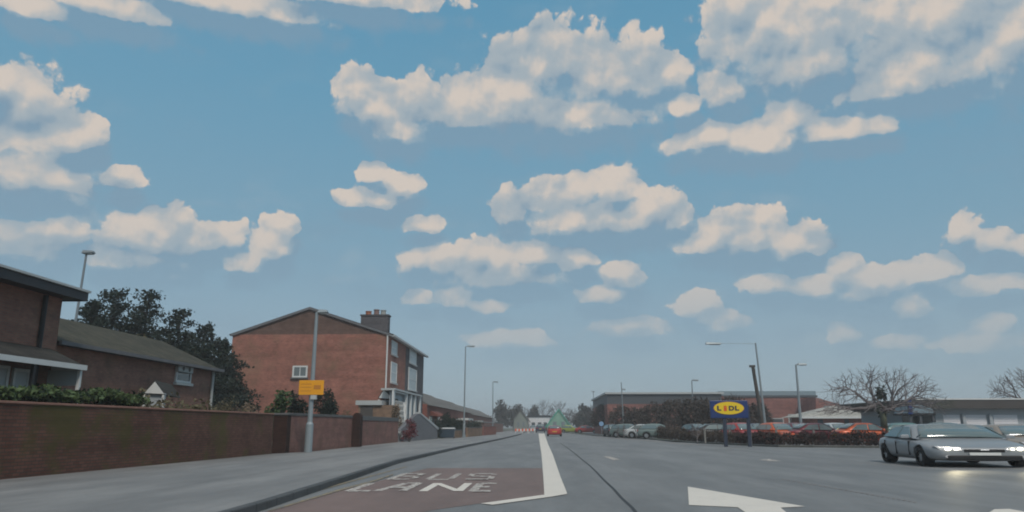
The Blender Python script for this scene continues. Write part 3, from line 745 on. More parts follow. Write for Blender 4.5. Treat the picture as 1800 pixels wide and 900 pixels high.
# flat roofed store beside it
Ys = Y1-3
st = root('outbuilding', P(660, 720, Ys)*1, 'small brown outbuilding with a white flat roof beside the tall house', 'shed'); st.location.z = 0
xa, xb = P(628, 712, Ys).x, P(690, 712, Ys).x; z1_ = P(650, 712, Ys).z; z2_ = P(650, 704, Ys).z
MB().box(xa+.1, xb, Ys, Ys+2.4, 0, z1_).build('wall', 'brick_stock', st)
MB().box(xa-.1, P(672, 712, Ys).x, Ys-.2, Ys+2.5, z1_, z2_).build('flat_roof', 'dull_white', st)
MB().box(P(634, 712, Ys).x, P(656, 712, Ys).x, Ys-.03, Ys-.003, .3, z1_-.1).build('door', 'roof_fascia', st)

# ------------------------------------------------------------------ far left house and the low range behind
XA = wallL[0].x-4.0
e0 = PX(0, 487, XA); e1 = PX(112, 512, XA); ye = PX(148, 519, XA+.9).y
za_ = PX(112, 513, XA+.9).z
hA = root('brick_house', (XA-4, e1.y-6, 0), 'brown brick house cut by the left edge, black fascia and white porch canopy', 'house')
MB().box(XA-8, XA, e1.y-13, e1.y, 0, e1.z-.25).build('wall', 'brick_brown', hA)
yA0 = e1.y-13; zE = e1.z
rA = MB()
rA.hexa([(XA-8.7, yA0, zE), (XA+.60, yA0, zE), (XA+.60, e1.y+.22, zE), (XA-8.7, e1.y+.22, zE)], [(XA-5.2, yA0+.1, zE+.95), (XA-2.8, yA0+.1, zE+.95), (XA-2.8, e1.y-3.0, zE+.95), (XA-5.2, e1.y-3.0, zE+.95)])
roofA = rA.build('roof', 'roof_dark', hA)
fa = MB(); fa.box(XA+.60, XA+.67, yA0, e1.y+.29, zE-.30, zE+.03).box(XA-8, XA+.60, e1.y+.23, e1.y+.29, zE-.30, zE+.03)
fa.build('fascia', 'fascia', hA)
MB().box(XA-8, XA+.598, yA0, e1.y+.22, zE-.26, zE-.20).build('soffit', 'fascia', hA)
MB().box(XA+.67, XA+.75, yA0, e1.y+.31, zE-.02, zE+.05).build('gutter', 'dull_white', hA)
yd = PX(72, 560, XA).y; MB().tube((XA+.07, yd, .5), (XA+.07, yd, zE-.3), .075, .075, 8).build('downpipe', 'black', hA)
# canopy
cz0, cz1 = PX(60, 622, XA+.9).z, PX(60, 640, XA+.9).z
yc1 = PX(150, 640, XA+1.1).y
cn = MB(); ZT = PX(40, 606, XA).z; ZB = PX(60, 632, XA+1.1).z
cn.hexa([(XA+.003, yA0, ZB), (XA+1.1, yA0, ZB), (XA+1.1, yc1, ZB), (XA+.003, yc1, ZB)], [(XA+.003, yA0, ZT), (XA+.05, yA0, ZT), (XA+.05, yc1-.2, ZT), (XA+.003, yc1-.2, ZT)])
can = cn.build('canopy', 'roof_dark', hA)
MB().box(XA+1.1, XA+1.15, yA0, yc1+.05, ZB-.13, ZB+.03).build('canopy_fascia', 'white', can)
MB().box(XA+.003, XA+1.1, yc1, yc1+.05, ZB-.13, ZB+.03).build('canopy_fascia', 'white', can)
for py_ in (yc1-.12, PX(58, 660, XA+1.05).y): MB().box(XA+.98, XA+1.08, py_-.05, py_+.05, .1, ZB-.13).build('post', 'white' if py_ > yc1-.5 else 'black', can)
MB().box(XA+.003, XA+.98, yc1-.14, yc1-.10, ZB-.62, ZB-.14).build('side_glazing', 'blind', can)
for pa, pb, m in (((-40,640),(8,690),'blind'), ((22,648),(46,688),'blind')): window_x(hA, pa, pb, XA, m, False)
y0_ = PX(55, 650, XA).y; MB().box(XA+.003, XA+.04, y0_, PX(70, 650, XA).y, 0, 2.05).build('door', 'fascia', hA)
# low range
XB = XA-.6
b0 = PX(150, 618, XB); b1 = PX(374, 650, XB); zb1 = b1.z
hB = root('bungalow', (XB-3, b0.y, 0), 'low brown brick building with mossy hipped roof in front of the dark conifers', 'building')
yb = e1.y+.5
MB().box(XB-6, XB, yb, b1.y, 0, zb1).build('wall', 'brick_brown', hB)
zr = P(285, 600, b1.y-2.6).z
zr = PX(285, 600, XB-3).z; yr = PX(285, 600, XB-3).y
rB = MB(); o_ = .35
rB.hexa([(XB-6-o_, yb, zb1), (XB+o_, yb, zb1), (XB+o_, b1.y+o_, zb1), (XB-6-o_, b1.y+o_, zb1)], [(XB-3.05, yb, zr), (XB-2.95, yb, zr), (XB-2.95, yr, zr), (XB-3.05, yr, zr)])
rB.build('roof', 'roof_moss', hB)
MB().box(XB+o_, XB+o_+.1, yb, b1.y+o_, zb1-.1, zb1+.03).build('gutter', 'stone_grey', hB)
MB().box(XB+.003, XB+o_-.01, yb, b1.y+.1, zb1-.09, zb1-.03).build('soffit', 'fascia', hB)
MB().tube((XB+.09, b1.y-.1, .2), (XB+.09, b1.y-.1, zb1-.08), .07, .07, 8).build('downpipe', 'dull_white', hB)
wB = window_x(hB, (309, 644), (333, 673), XB, 'glass', False)
# two round vents on a white box above that window
vy0, vy1 = PX(308, 640, XB).y, PX(334, 640, XB).y; vz0, vz1 = PX(320, 655, XB).z, PX(320, 643, XB).z
vb = MB().box(XB+.075, XB+.20, vy0, vy1, vz0, vz1).build('extractor_box', 'dull_white', hB, bevel=.03)
for q in (.3, .72):
    yy = vy0+(vy1-vy0)*q; MB().tube((XB+.19, yy, (vz0+vz1)/2), (XB+.215, yy, (vz0+vz1)/2), (vz1-vz0)*.32, (vz1-vz0)*.32, 14).build('vent', 'black', vb)
# small porch gable in front of the low range
XG = XB+1.2
gp = root('entrance_porch', (XG, PX(270, 690, XG).y, 0), 'little porch with a white triangular gable against the low brown building', 'porch')
Yg = PX(270, 690, XG).y-.3
p0_, p1_, p2_ = P(250, 690.5, Yg), P(290, 694, Yg), P(272, 668, Yg); 
MB().prism([p0_, p1_, p2_], (-.9, 3.2, 0)).build('roof', 'roof_dark', gp)
q0, q1, q2 = P(254, 691, Yg-.03), P(288, 692.5, Yg-.03), P(272, 671, Yg-.03)
MB().prism([q0, q1, q2], (0, .025, 0)).build('gable_board', 'white', gp)
MB().box(P(252, 700, Yg).x, P(287, 700, Yg).x, Yg+.1, Yg+.2, .1, p0_.z-.02).build('screen', 'render_grey', gp)
for px in (253, 286): x_ = P(px, 700, Yg).x; MB().box(x_-.04, x_+.04, Yg, Yg+.08, .1, p0_.z-.02).build('post', 'white', gp)

# ------------------------------------------------------------------ terrace beyond the tall house
XT = XF+.2
def terrace(label, pa, pb, zw, zr_, wallm, roofm, X=XT, depth=7):
    ya = PX(pa, 700, X).y; ybb = PX(pb, 720, X).y
    rt = root('terraced_house', (X-depth/2, ya, 0), label, 'house', None)
    MB().box(X-depth, X, ya, ybb, 0, zw).build('wall', wallm, rt)
    xm = X-depth/2
    MB().prism([(X+.35, ya+.02, zw-.12), (xm, ya+.02, zr_), (X-depth-.35, ya+.02, zw-.12)], (0, ybb-ya-.04, 0)).build('roof', roofm, rt)
    nwin = max(1, int((ybb-ya)/6))
    for i in range(nwin):
        y0 = ya+(ybb-ya)*(i+.28)/nwin; y1 = y0+1.9
        fr = MB().box(X, X+.07, y0, y1, 1.0, 2.35).build('window', 'white', rt)
        MB().box(X+.07, X+.09, y0+.12, y1-.12, 1.12, 2.23).build('pane', 'glass', fr)
        yd_ = y0+3.1
        MB().box(X, X+.06, yd_, yd_+.9, .05, 2.1).build('door', 'white' if i % 2 else 'fascia', rt)
    return rt, ya, ybb
t1, ta, tb = terrace('long grey roofed brick terrace house just past the tall house', 751, 799, 3.7, 5.75, 'brick_red', 'roof_grey')
MB().hexa([(XT+.003, ta+2, 2.45), (XT+1.1, ta+2, 2.35), (XT+1.1, ta+9, 2.35), (XT+.003, ta+9, 2.45)], [(XT+.003, ta+2, 3.1), (XT+1.1, ta+2, 2.45), (XT+1.1, ta+9, 2.45), (XT+.003, ta+9, 3.1)]).build('porch_roof', 'roof_red', t1)
t2, ta, tb = terrace('terrace house with a flat white door canopy and red walls', 799.5, 828, 3.7, 5.6, 'brick_red', 'roof_grey')
MB().box(XT+.003, XT+1.6, ta+5, ta+14, 2.2, 2.5).build('door_canopy', 'white', t2)
t3, ta, tb = terrace('farthest terrace house with a pale porch next to the third lamp post', 828.5, 866, 3.5, 5.4, 'brick_red', 'roof_grey')
MB().box(XT+.003, XT+1.4, ta+8, ta+12, .1, 2.4).build('porch', 'dull_white', t3)

# ------------------------------------------------------------------ planting, left side
zg = 0
def atg(px, py, Y, z=0): p = P(px, py, Y); return (p.x, p.y, z)
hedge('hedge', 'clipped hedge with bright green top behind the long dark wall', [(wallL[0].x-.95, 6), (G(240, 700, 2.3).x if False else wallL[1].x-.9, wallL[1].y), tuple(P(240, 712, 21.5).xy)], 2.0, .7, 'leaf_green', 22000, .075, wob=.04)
hedge('hedge', 'dark low hedge behind the long dark wall in front of the small white gable', [tuple(P(245, 712, 22).xy), tuple(P(380, 712, 29).xy)], 2.0, .6, 'leaf_olive', 3500, .08)
for i, (px, py, Y, hh, rad, lab) in enumerate((
    (165, 530, 40, 7.2, 2.2, 'dark conifer at the left of the group, partly behind the brown house eaves'),
    (205, 508, 44, 8.9, 3.0, 'tallest dark conifer of the group behind the low mossy roof'),
    (262, 512, 46, 9.1, 3.0, 'dark pointed conifer in the middle of the group behind the mossy roof'),
    (318, 545, 47, 8.0, 2.9, 'dark spreading conifer right of the middle above the low brown building'),
    (362, 570, 49, 7.4, 2.8, 'dark conifer nearest the gable of the tall brick house'),
    (395, 600, 51, 6.3, 2.2, 'lowest dark conifer touching the left edge of the tall gable'))):
    p = P(px, py, Y); conifer('conifer', lab, (p.x, Y, 0), p.z, rad*1.05, 20000, .115, layers=12, droop=.06, group='dark conifers behind the low building')
p = P(235, 590, 41); shrub('shrub', 'brownish green bushy tree between two dark conifers above the mossy roof', (p.x, 41, 0), 1.5, 1.5, p.z+.3, 'leaf_olive', 3500, .12, clumps=18)
p = P(400, 700, 40)
for px, Y, h_, w_, m, lab in ((395, 40, 2.7, 1.3, 'leaf_olive', 'olive bush behind the long dark wall by the tall gable'), (435, 42, 2.6, 1.4, 'leaf_beige', 'brown leafless bush below the left part of the orange gable'), (418, 37, 2.1, .9, 'leaf_hedge', 'small dark red bush showing over the end of the long wall')):
    p = P(px, 700, Y); shrub('shrub', lab, (p.x, Y, 0), w_, w_, h_, m, 1500, .07)
p = P(488, 700, 35); shrub('shrub', 'dark umbrella shaped evergreen shrub over the square dark pier', (p.x, 35, 0), 1.0, .8, P(488, 682, 35).z, 'leaf_green', 2600, .10, clumps=12)
pf = P(455, 700, 34); 
p = P(520, 700, 37); shrub('shrub', 'dark green shrub left of the yellow board, above the pink wall', (p.x, 37, 0), .8, .8, P(520, 684, 37).z, 'leaf_dark', 1500, .10)
p = P(576, 700, 41); shrub('shrub', 'dark round shrub right of the yellow board, above the pink wall', (p.x, 41, 0), .95, .8, P(578, 686, 41).z, 'leaf_dark', 3000, .08, clumps=12)
p = P(612, 700, 46); shrub('shrub', 'sparse olive shrub between the round dark shrub and the white flat roof', (p.x, 46, 0), .8, .6, 2.7, 'leaf_olive', 500, .06)
p = P(698, 720, 58.5); shrub('shrub', 'beige dry bush between the pale trellis and the red shrub', (p.x, 58.5, 0), .6, .7, P(700, 707, 58.5).z, 'leaf_beige', 1300, .08)
yy = A.y-.2; p = P(730, 745, yy+1.5); shrub('shrub', 'dark red leaved shrub hanging over the grey sloping wall', (p.x-.2, yy+.3, 0), .85, .3, P(730, 733, yy).z, 'leaf_red', 1100, .07, clumps=10)
p = P(702, 755, A.y-.4); shrub('flower_clump', 'small cream flowers at the joint of the pink and grey walls', (p.x, A.y-.1, .3), .2, .15, .95, 'dull_white', 60, .06, cat='flowers', clumps=4)
hedge('hedge', 'dark sloping hedge above the wheelie bin in the terrace garden', [tuple(P(768, 740, 70).xy), tuple(P(812, 745, 84).xy)], 1.9, .9, 'leaf_dark', 3500, .10)
p = P(783, 730, 76); shrub('shrub', 'dark pointed garden bush in front of the grey roofed terrace', (p.x, 76, 0), .8, .8, P(783, 724, 76).z, 'leaf_dark', 1500, .10)
hedge('hedge', 'dark hedge under the flat white canopy, right of the second lamp post', [tuple(P(822, 745, 84).xy), tuple(P(845, 745, 98).xy)], 1.7, .8, 'leaf_dark', 2000, .10)

# ------------------------------------------------------------------ wheelie bin
bp = G(785, 773); wb = root('wheelie_bin', (bp.x, bp.y, .115), 'dark blue wheelie bin with a pale lid on the left pavement', 'bin')
Y = bp.y; xa, xb = P(770, 770, Y).x, P(799, 770, Y).x; zt_ = P(785, 754, Y).z
MB().hexa([(xa+.1, Y, .2), (xb-.1, Y, .2), (xb-.1, Y+.6, .2), (xa+.1, Y+.6, .2)], [(xa, Y-.05, zt_), (xb, Y-.05, zt_), (xb, Y+.7, zt_), (xa, Y+.7, zt_)]).build('body', 'bin_blue', wb)
MB().hexa([(xa-.03, Y-.1, zt_+.003), (xb+.03, Y-.1, zt_+.003), (xb+.03, Y+.75, zt_+.003), (xa-.03, Y+.75, zt_+.003)], [(xa+.1, Y+.0, zt_+.11), (xb-.1, Y+.0, zt_+.11), (xb-.1, Y+.65, zt_+.13), (xa+.1, Y+.65, zt_+.13)]).build('lid', 'dull_white', wb)
for xx in (xa+.12, xb-.12): MB().tube((xx-.04, Y+.62, .24), (xx+.04, Y+.62, .24), .12, .12, 12).build('wheel', 'rubber', wb)

# ------------------------------------------------------------------ lamp posts
def lamp(label, bpx, top, arm_px=None, Y=None, r=.085, m='galv', name='street_lamp', group='street lamps', arm_py=None, base_z=0):
    b = G(*bpx) if Y is None else Vector((P(bpx[0], bpx[1], Y).x, Y, 0))
    b.z = base_z
    Y = b.y; t = P(top[0], top[1], Y)
    rt = root(name, b, label, 'lamp post', group)
    hh = t.z; kk = min(1.3/hh, .25); q = b.lerp(t, kk)
    MB().tube(b, q, r*1.55, r*1.5, 12).tube(q, q.lerp(t, .02), r*1.5, r, 12).tube(q.lerp(t, .018), t, r, r*.6, 12).build('pole', m, rt, smooth=False)
    if arm_px is not None:
        e = P(arm_px[1], arm_py if arm_py else top[1], Y); s_ = P(arm_px[0], arm_py if arm_py else top[1], Y)
        MB().tube(t-Vector((0, 0, .05)), s_, r*(.38 if abs(e.x-t.x) < 2.5 else .16), r*(.3 if abs(e.x-t.x) < 2.5 else .14), 8).build('arm', m, rt)
        sg = 1 if e.x > s_.x else -1
        x0, x1 = sorted((s_.x, e.x)); z = s_.z
        hd = MB().hexa([(x0, Y-.16, z-.09), (x1, Y-.16, z-.06), (x1, Y+.16, z-.06), (x0, Y+.16, z-.09)], [(x0+.03, Y-.1, z+.08), (x1-.05, Y-.1, z+.05), (x1-.05, Y+.1, z+.05), (x0+.03, Y+.1, z+.08)]).build('lantern', m, rt, bevel=.02)
        MB().box(x0+(x1-x0)*.25, x1-(x1-x0)*.08, Y-.11, Y+.11, z-.12, z-.085).build('lens', 'dull_white', hd)
    return rt
L1 = lamp('pale grey lamp post carrying the yellow board in front of the orange gable', (541, 800), (557, 549), (560, 577), r=.11, arm_py=547)
MATS['galv_pale']
lamp('grey lamp post whose arm points right, on the pavement past the wheelie bin', (815, 771.5), (818.5, 609), (821, 835), r=.085, arm_py=608)
lamp('thin lamp post at the far end of the grey roofed terrace', (866, 764), (866.5, 671), (867, 876), r=.09, m='galv_far')
lamp('pale lamp post rising behind the black fascia of the far left house', (128, 560), (152, 446), (146, 166), Y=34, r=.08, m='galv_far', arm_py=443)
lamp('tall leaning pale pole in the verge with a long arm to the left', (1349, 778), (1328, 603), (1268, 1240), r=.10, arm_py=603.5)
lamp('lamp post with arm to the right beside the long blue parapet', (1409, 760), (1399, 641), (1402, 1418), Y=62, r=.12, m='galv', arm_py=640)
lamp('small lamp post above the middle of the long store roof', (1220, 760), (1216, 669), (1217, 1228), Y=84, r=.09, m='galv_far', arm_py=668)
lamp('small lamp post above the left end of the long store roof', (1097, 762), (1092, 672), (1092, 1100), Y=100, r=.09, m='galv_far', arm_py=684)
lamp('faint far lamp post left of the brown bare trees', (1046, 757), (1043, 688), (1040, 1046), Y=150, r=.08, m='galv_far', arm_py=688)
# wooden pole beside the tall lamp
Yp_ = G(1349, 778).y+1.2; b = Vector((P(1345, 770, Yp_).x, Yp_, 0)); t = P(1323, 643, Yp_)
wp = root('telegraph_pole', b, 'dark wooden pole with a blunt bracket top beside the tall leaning pole', 'pole')
MB().tube(b, t, .17, .13, 10).build('shaft', 'wood_pole', wp)
MB().box(t.x-.25, t.x+.18, Yp_-.12, Yp_+.12, t.z-.12, t.z+.05).tube(t+Vector((.02, -.16, -.75)), t+Vector((.02, -.16, -.25)), .13, .13, 8).build('bracket', 'wood_pole', wp)
# yellow board on the first lamp post
Yb = G(541, 800).y-.16
yb_ = root('notice_board', P(548, 681, Yb), 'blank looking yellow board strapped to the near lamp post', 'sign')
a, b = P(526.5, 668.5, Yb), P(568.5, 694, Yb)
MB().box(a.x, b.x, Yb-.02, Yb, b.z, a.z).build('board', 'amber_board', yb_, bevel=.008)
w_ = b.x-a.x; hz = a.z-b.z
MB().box(a.x+w_*.60, a.x+w_*.88, Yb-.027, Yb-.022, b.z+hz*.38, b.z+hz*.66).build('printed_panel', 'amber_print', yb_)
ln = MB()
for q in (.25, .5, .72): ln.box(a.x+w_*.06, a.x+w_*.5, Yb-.026, Yb-.022, b.z+hz*q, b.z+hz*(q+.035))
ln.build('printed_line', 'amber_print', yb_)
for q in (.2, .8): MB().box(P(545, 680, Yb).x-.05, P(552, 680, Yb).x+.08, Yb+.001, Yb+.3, b.z+hz*q, b.z+hz*q+.05).build('strap', 'galv', yb_)
MB().box(P(546, 697, Yb).x, P(556, 697, Yb).x, Yb-.02, Yb+.12, P(550, 702, Yb).z, P(550, 694.5, Yb).z).build('clamp', 'dull_white', yb_)

# ------------------------------------------------------------------ store sign
Yl = 47
ls = root('store_sign', P(1284, 775, Yl), 'blue store sign board with a yellow oval logo on blue posts', 'sign'); ls.location.z = 0
a, b = P(1248, 704, Yl), P(1316, 735, Yl)
bd = MB().box(a.x, b.x, Yl, Yl+.25, b.z, a.z).build('board', 'sign_blue', ls, bevel=.03)
for px in (1275, 1317): x = P(px, 750, Yl).x; MB().box(x-.10, x+.10, Yl+.05, Yl+.2, 0, a.z-.3).build('post', 'sign_post', ls)
cx_, cz_ = (P(1281, 717.5, Yl).x, P(1281, 717.5, Yl).z)
def ell(rx, rz, y, th, name, m, par):
    pts = [(cx_+rx*math.cos(t), y, cz_+rz*math.sin(t)) for t in np.linspace(0, 2*math.pi, 48, endpoint=False)]
    return MB().prism(pts, (0, th, 0)).build(name, m, par)
rx = (P(1308, 717, Yl).x-P(1254, 717, Yl).x)/2; rz = (P(1281, 706, Yl).z-P(1281, 729, Yl).z)/2
lg = ell(rx, rz, Yl-.02, .018, 'logo_ring', 'sign_ring', ls)
ell(rx*.965, rz*.945, Yl-.035, .014, 'logo_disc', 'sign_yellow', lg)
def text(s_, x, z, size, m, sx=1.0, par=None, y=0, bold=.012, shear=0):
    cu = bpy.data.curves.new('t', 'FONT'); cu.body = s_; cu.size = size; cu.offset = bold; cu.extrude = .004; cu.shear = shear
    ob = bpy.data.objects.new('t', cu); COL.objects.link(ob)
    me = bpy.data.meshes.new_from_object(ob); bpy.data.objects.remove(ob)
    off = origin(par)
    me.transform(Matrix.Translation((x-off.x, y-off.y, z-off.z)) @ Matrix.Rotation(R(90), 4, 'X') @ Matrix.Diagonal((sx, 1, 1, 1)))
    me.materials.clear(); me.materials.append(MATS[m])
    o = bpy.data.objects.new('logo_lettering', me); COL.objects.link(o); o.parent = par; return o
sz = rz*.95
text('L', cx_-rx*.78, cz_-rz*.33, sz, 'sign_ink', 1.3, ls, Yl-.045, .02)
text('i', cx_-rx*.33, cz_-rz*.36, sz*1.1, 'sign_red', 1.9, ls, Yl-.045, .03, 0)
text('D', cx_-rx*.02, cz_-rz*.33, sz, 'sign_ink', 1.2, ls, Yl-.045, .02)
text('L', cx_+rx*.38, cz_-rz*.33, sz, 'sign_ink', 1.3, ls, Yl-.045, .02)

# ------------------------------------------------------------------ long store and buildings on the right
Yst = 112
s0, s1 = P(1067, 691, Yst), P(1268, 691, Yst)
stb = root('store', ((s0.x+s1.x)/2, Yst, 0), 'long low brick store with a dark grey upper band on its left half', 'shop')
s2 = P(1434, 695, Yst)
MB().box(s0.x, s2.x, Yst, Yst+30, 0, s0.z-1.6).box(s1.x, s2.x, Yst+.01, Yst+30, s0.z-1.6, s2.z).build('wall', 'brick_store', stb)
MB().box(s0.x+.01, s1.x-.003, Yst+.02, Yst+29.9, s0.z-1.597, s0.z-.15).build('cladding_band', 'cladding_dark', stb)
MB().box(s0.x-.3, s1.x+.3, Yst-.3, Yst+30.3, s0.z-.15, s0.z+.12).build('roof_edge', 'dull_white', stb)
pz = P(1300, 687.5, Yst+3).z
MB().box(s1.x+.5, P(1434, 690, Yst+3).x, Yst+3, Yst+28, s2.z+.003, pz).build('parapet', 'steel_blue', stb)
MB().box(s1.x+.3, s2.x+.2, Yst-.1, Yst+.0, s2.z-.3, s2.z+.02).build('eaves_band', 'cladding_dark', stb)
for px in (1345, 1375, 1450):
    pass
for px0, px1, py0, py1 in ((1350,1378,735,747),(1385,1402,728,746)):
    a_, b_ = P(px0, py0, Yst), P(px1, py1, Yst)
    f = MB().box(a_.x, b_.x, Yst-.12, Yst-.003, b_.z, a_.z).build('window', 'dull_white', stb); MB().box(a_.x+.15, b_.x-.15, Yst-.14, Yst-.121, b_.z+.12, a_.z-.12).build('pane', 'glass', f)
# sloping brick wing
Yw = 105
wg = root('store', (P(1450, 720, Yw).x, Yw, 0), 'red brick wing with a sloping top right of the blue parapet', 'shop')
MB().prism([P(1434, 752, Yw), P(1500, 752, Yw), P(1500, 716, Yw), P(1478, 711, Yw), P(1434, 699, Yw)], (0, 6, 0)).build('wall', 'brick_store', wg)
a_, b_ = P(1448, 713, Yw), P(1466, 719, Yw); MB().box(a_.x, b_.x, Yw-.08, Yw-.003, b_.z, a_.z).build('window', 'window_pane', wg)
# pale hipped roof building
Yh = 88
hp = root('pavilion', (P(1475, 740, Yh).x, Yh, 0), 'low red brick building under a pale hipped roof in the car park', 'building')
w0, w1 = P(1414, 733, Yh), P(1532, 733, Yh)
MB().box(w0.x+.8, w1.x-.3, Yh+.5, Yh+7, 0, w0.z).build('wall', 'brick_red', hp)
r0, r1 = P(1462, 713, Yh+3.5), P(1524, 713, Yh+3.5)
MB().hexa([(w0.x-.4, Yh, w0.z), (w1.x+.2, Yh, w0.z), (w1.x+.2, Yh+7.5, w0.z), (w0.x-.4, Yh+7.5, w0.z)], [(r0.x, Yh+3.2, r0.z), (r1.x, Yh+3.2, r0.z), (r1.x, Yh+4, r0.z), (r0.x, Yh+4, r0.z)]).build('roof', 'roof_pale', hp)
MB().box(w0.x-.42, w1.x+.22, Yh-.06, Yh-.003, w0.z-.16, w0.z+.04).build('gutter', 'white', hp)
for px0, px1 in ((1437, 1446), (1484, 1492)): a_ = P(px0, 738, Yh+.5); b_ = P(px1, 738, Yh+.5); MB().box(a_.x, b_.x, Yh+.43, Yh+.497, .9, 2.0).build('window', 'glass', hp)
# small red hut with white domed top
Yk = 80; kx = P(1577, 740, Yk).x
kk_ = root('kiosk', (kx, Yk, 0), 'small red kiosk with a domed white roof beside the big bare tree', 'kiosk')
xw = P(1593, 740, Yk).x-kx; zz = P(1577, 737, Yk).z; zt_ = P(1577, 730, Yk).z
MB().box(kx-xw*.95, kx+xw*.95, Yk, Yk+1.5, 0, zz).build('wall', 'brick_red', kk_)
MB().prism([(kx-xw*1.1, Yk-.1, zz)]+[(kx+xw*1.1, Yk-.1, zz)]+[(kx+xw*math.cos(R(a)), Yk-.1, zz+.06+(zt_-zz)*math.sin(R(a))) for a in range(15, 180, 15)], (0, 1.7, 0)).build('roof', 'dull_white', kk_)
# right hand building
Yr = 62
rb = root('garage', (P(1700, 750, Yr).x, Yr, 0), 'grey flat roofed building with pale roller doors behind the moving cars', 'building')
def bx(px0, px1, py0, py1, y0, y1):
    a_, b_ = P(px0, py0, Yr), P(px1, py1, Yr); return (a_.x, b_.x, Yr+y0, Yr+y1, b_.z, a_.z)
xE = P(1960, 740, Yr).x
m_ = MB(); a_ = bx(1642, 1790, 717, 752, 0, 14); m_.box(a_[0], xE, a_[2], a_[3], 0, a_[5]); m_.build('wall', 'render_grey', rb)
zf0, zf1 = P(1700, 718, Yr-.8).z, P(1700, 702, Yr-.8).z
xa_, xb_ = P(1612, 702, Yr-.8).x, P(1640, 717, Yr-.8).x
MB().prism([(xa_-.7, Yr-.8, zf1-.1), (xa_, Yr-.8, zf1-.25), (xb_, Yr-.8, zf0), (xE, Yr-.8, zf0), (xE, Yr-.8, zf1), (xa_-.7, Yr-.8, zf1)], (0, 15, 0)).build('roof_fascia', 'roof_fascia', rb)
MB().box(xa_-.75, xE, Yr-.86, Yr-.803, zf1-.03, zf1+.08).build('roof_trim', 'white', rb)
for px0, px1 in ((1657, 1689), (1696, 1735), (1745, 1790), (1800, 1850), (1860, 1910)):
    a_ = P(px0, 729, Yr); b_ = P(px1, 750, Yr)
    d_ = MB(); nrib = 12
    for i in range(nrib): z0_ = .05+(a_.z-.05)*i/nrib; d_.hexa([(a_.x, Yr-.05, z0_), (b_.x, Yr-.05, z0_), (b_.x, Yr-.003, z0_), (a_.x, Yr-.003, z0_)], [(a_.x, Yr-.03, z0_+a_.z/nrib-.01), (b_.x, Yr-.03, z0_+a_.z/nrib-.01), (b_.x, Yr-.003, z0_+a_.z/nrib-.01), (a_.x, Yr-.003, z0_+a_.z/nrib-.01)])
    d_.build('roller_door', 'panel_white', rb)
for px in (1693, 1740): x_ = P(px, 740, Yr).x; MB().box(x_-.12, x_+.12, Yr-.25, Yr-.06, 0, P(px, 728, Yr).z).build('column', 'render_grey', rb)
MB().prism([P(1603, 726, Yr-1), P(1642, 726, Yr-1), P(1640, 719, Yr-1), P(1606, 708, Yr-1)], (0, 3, 0)).build('entrance_gable', 'steel_blue', rb)
MB().box(P(1601, 730, Yr-1).x, P(1645, 730, Yr-1).x, Yr-1.03, Yr+2, P(1601, 730, Yr-1).z, P(1601, 726, Yr-1).z-.003).build('lintel', 'black', rb)
MB().box(P(1606, 730, Yr).x, P(1641, 730, Yr).x, Yr+1.8, Yr+2.0, 0, P(1606, 730, Yr).z).build('entrance_glazing', 'glass', rb)
for px in (1602, 1620, 1642): x_ = P(px, 740, Yr-1).x; MB().box(x_-.09, x_+.09, Yr-.95, Yr-.77, 0, P(px, 730, Yr-1).z-.002).build('post', 'cladding_dark', rb)
MB().box(P(1596, 710, Yr-1.2).x, P(1603, 710, Yr-1.2).x, Yr-1.2, Yr-1.05, P(1600, 728, Yr-1.2).z, P(1600, 703, Yr-1.2).z).build('blue_panel', 'sign_blue', rb)

# ------------------------------------------------------------------ low planting, posts and trees on the right
def off(p, dx, dy): return (p.x+dx, p.y+dy)
KP = {q: G(*q) for q in kr_px}
k1 = [off(G(1062,768.5), 1.1, .8), off(G(1127,771), 1.2, .9), off(G(1184,777), 1.0, .9)]
hedge('hedge', 'low brown hedge on the left part of the verge towards the far road', k1, 1.12, .6, 'leaf_brown', 6500, .09)
k2 = [off(G(1186,777), .8, 1.0), off(G(1240,780), .4, 1.1), off(G(1300,783), .3, 1.2)]
hedge('hedge', 'low grey brown hedge on the verge in front of the store sign', k2, .85, .5, 'leaf_brown', 3800, .08)
k3 = [off(G(1302,783), .2, 1.2), off(G(1369,786), .1, 1.2), off(G(1440,786.7), 0, 1.2)]
hedge('hedge', 'low dark red brown hedge between the tall pole and the maroon car', k3, .82, .5, 'leaf_hedge', 4500, .08)
k4 = [off(G(1442,786.7), 0, 1.2), off(G(1547,787.5), 0, 1.2), off(G(1640,788.4), 0, 1.2)]
hedge('hedge', 'low dark red brown hedge running behind the silver car', k4, .85, .5, 'leaf_hedge', 4500, .08)
labs = {1284: 'pale wooden post in the verge left of the blue sign post', 1320: 'pale wooden post in the verge just left of the tall leaning pole', 1366: 'pale wooden post in the verge just right of the tall leaning pole', 1432: 'pale wooden post in the verge below the maroon car', 1510: 'pale wooden post in the verge below the yellow car', 1240: 'pale wooden post in the verge under the left end of the store sign'}
mat('post_pale', (.20, .195, .18), .9, var=.2, vscale=5)
for px, lb in labs.items():
    g_ = G(px, 785.5 if px > 1300 else 781.5); Yq = g_.y+.55; x_ = P(px, 780, Yq).x
    rt = root('stake', (x_, Yq, .08), lb, 'post', 'pale posts along the right verge')
    MB().box(x_-.06, x_+.06, Yq-.06, Yq+.06, .08, .98).build('shaft', 'post_pale', rt, bevel=.01)
    MB().tube((x_, Yq, .99), (x_+.14, Yq, 1.25), .025, .015, 5).tube((x_, Yq, .99), (x_-.12, Yq, 1.22), .025, .015, 5).build('sapling_twigs', 'twig', rt)
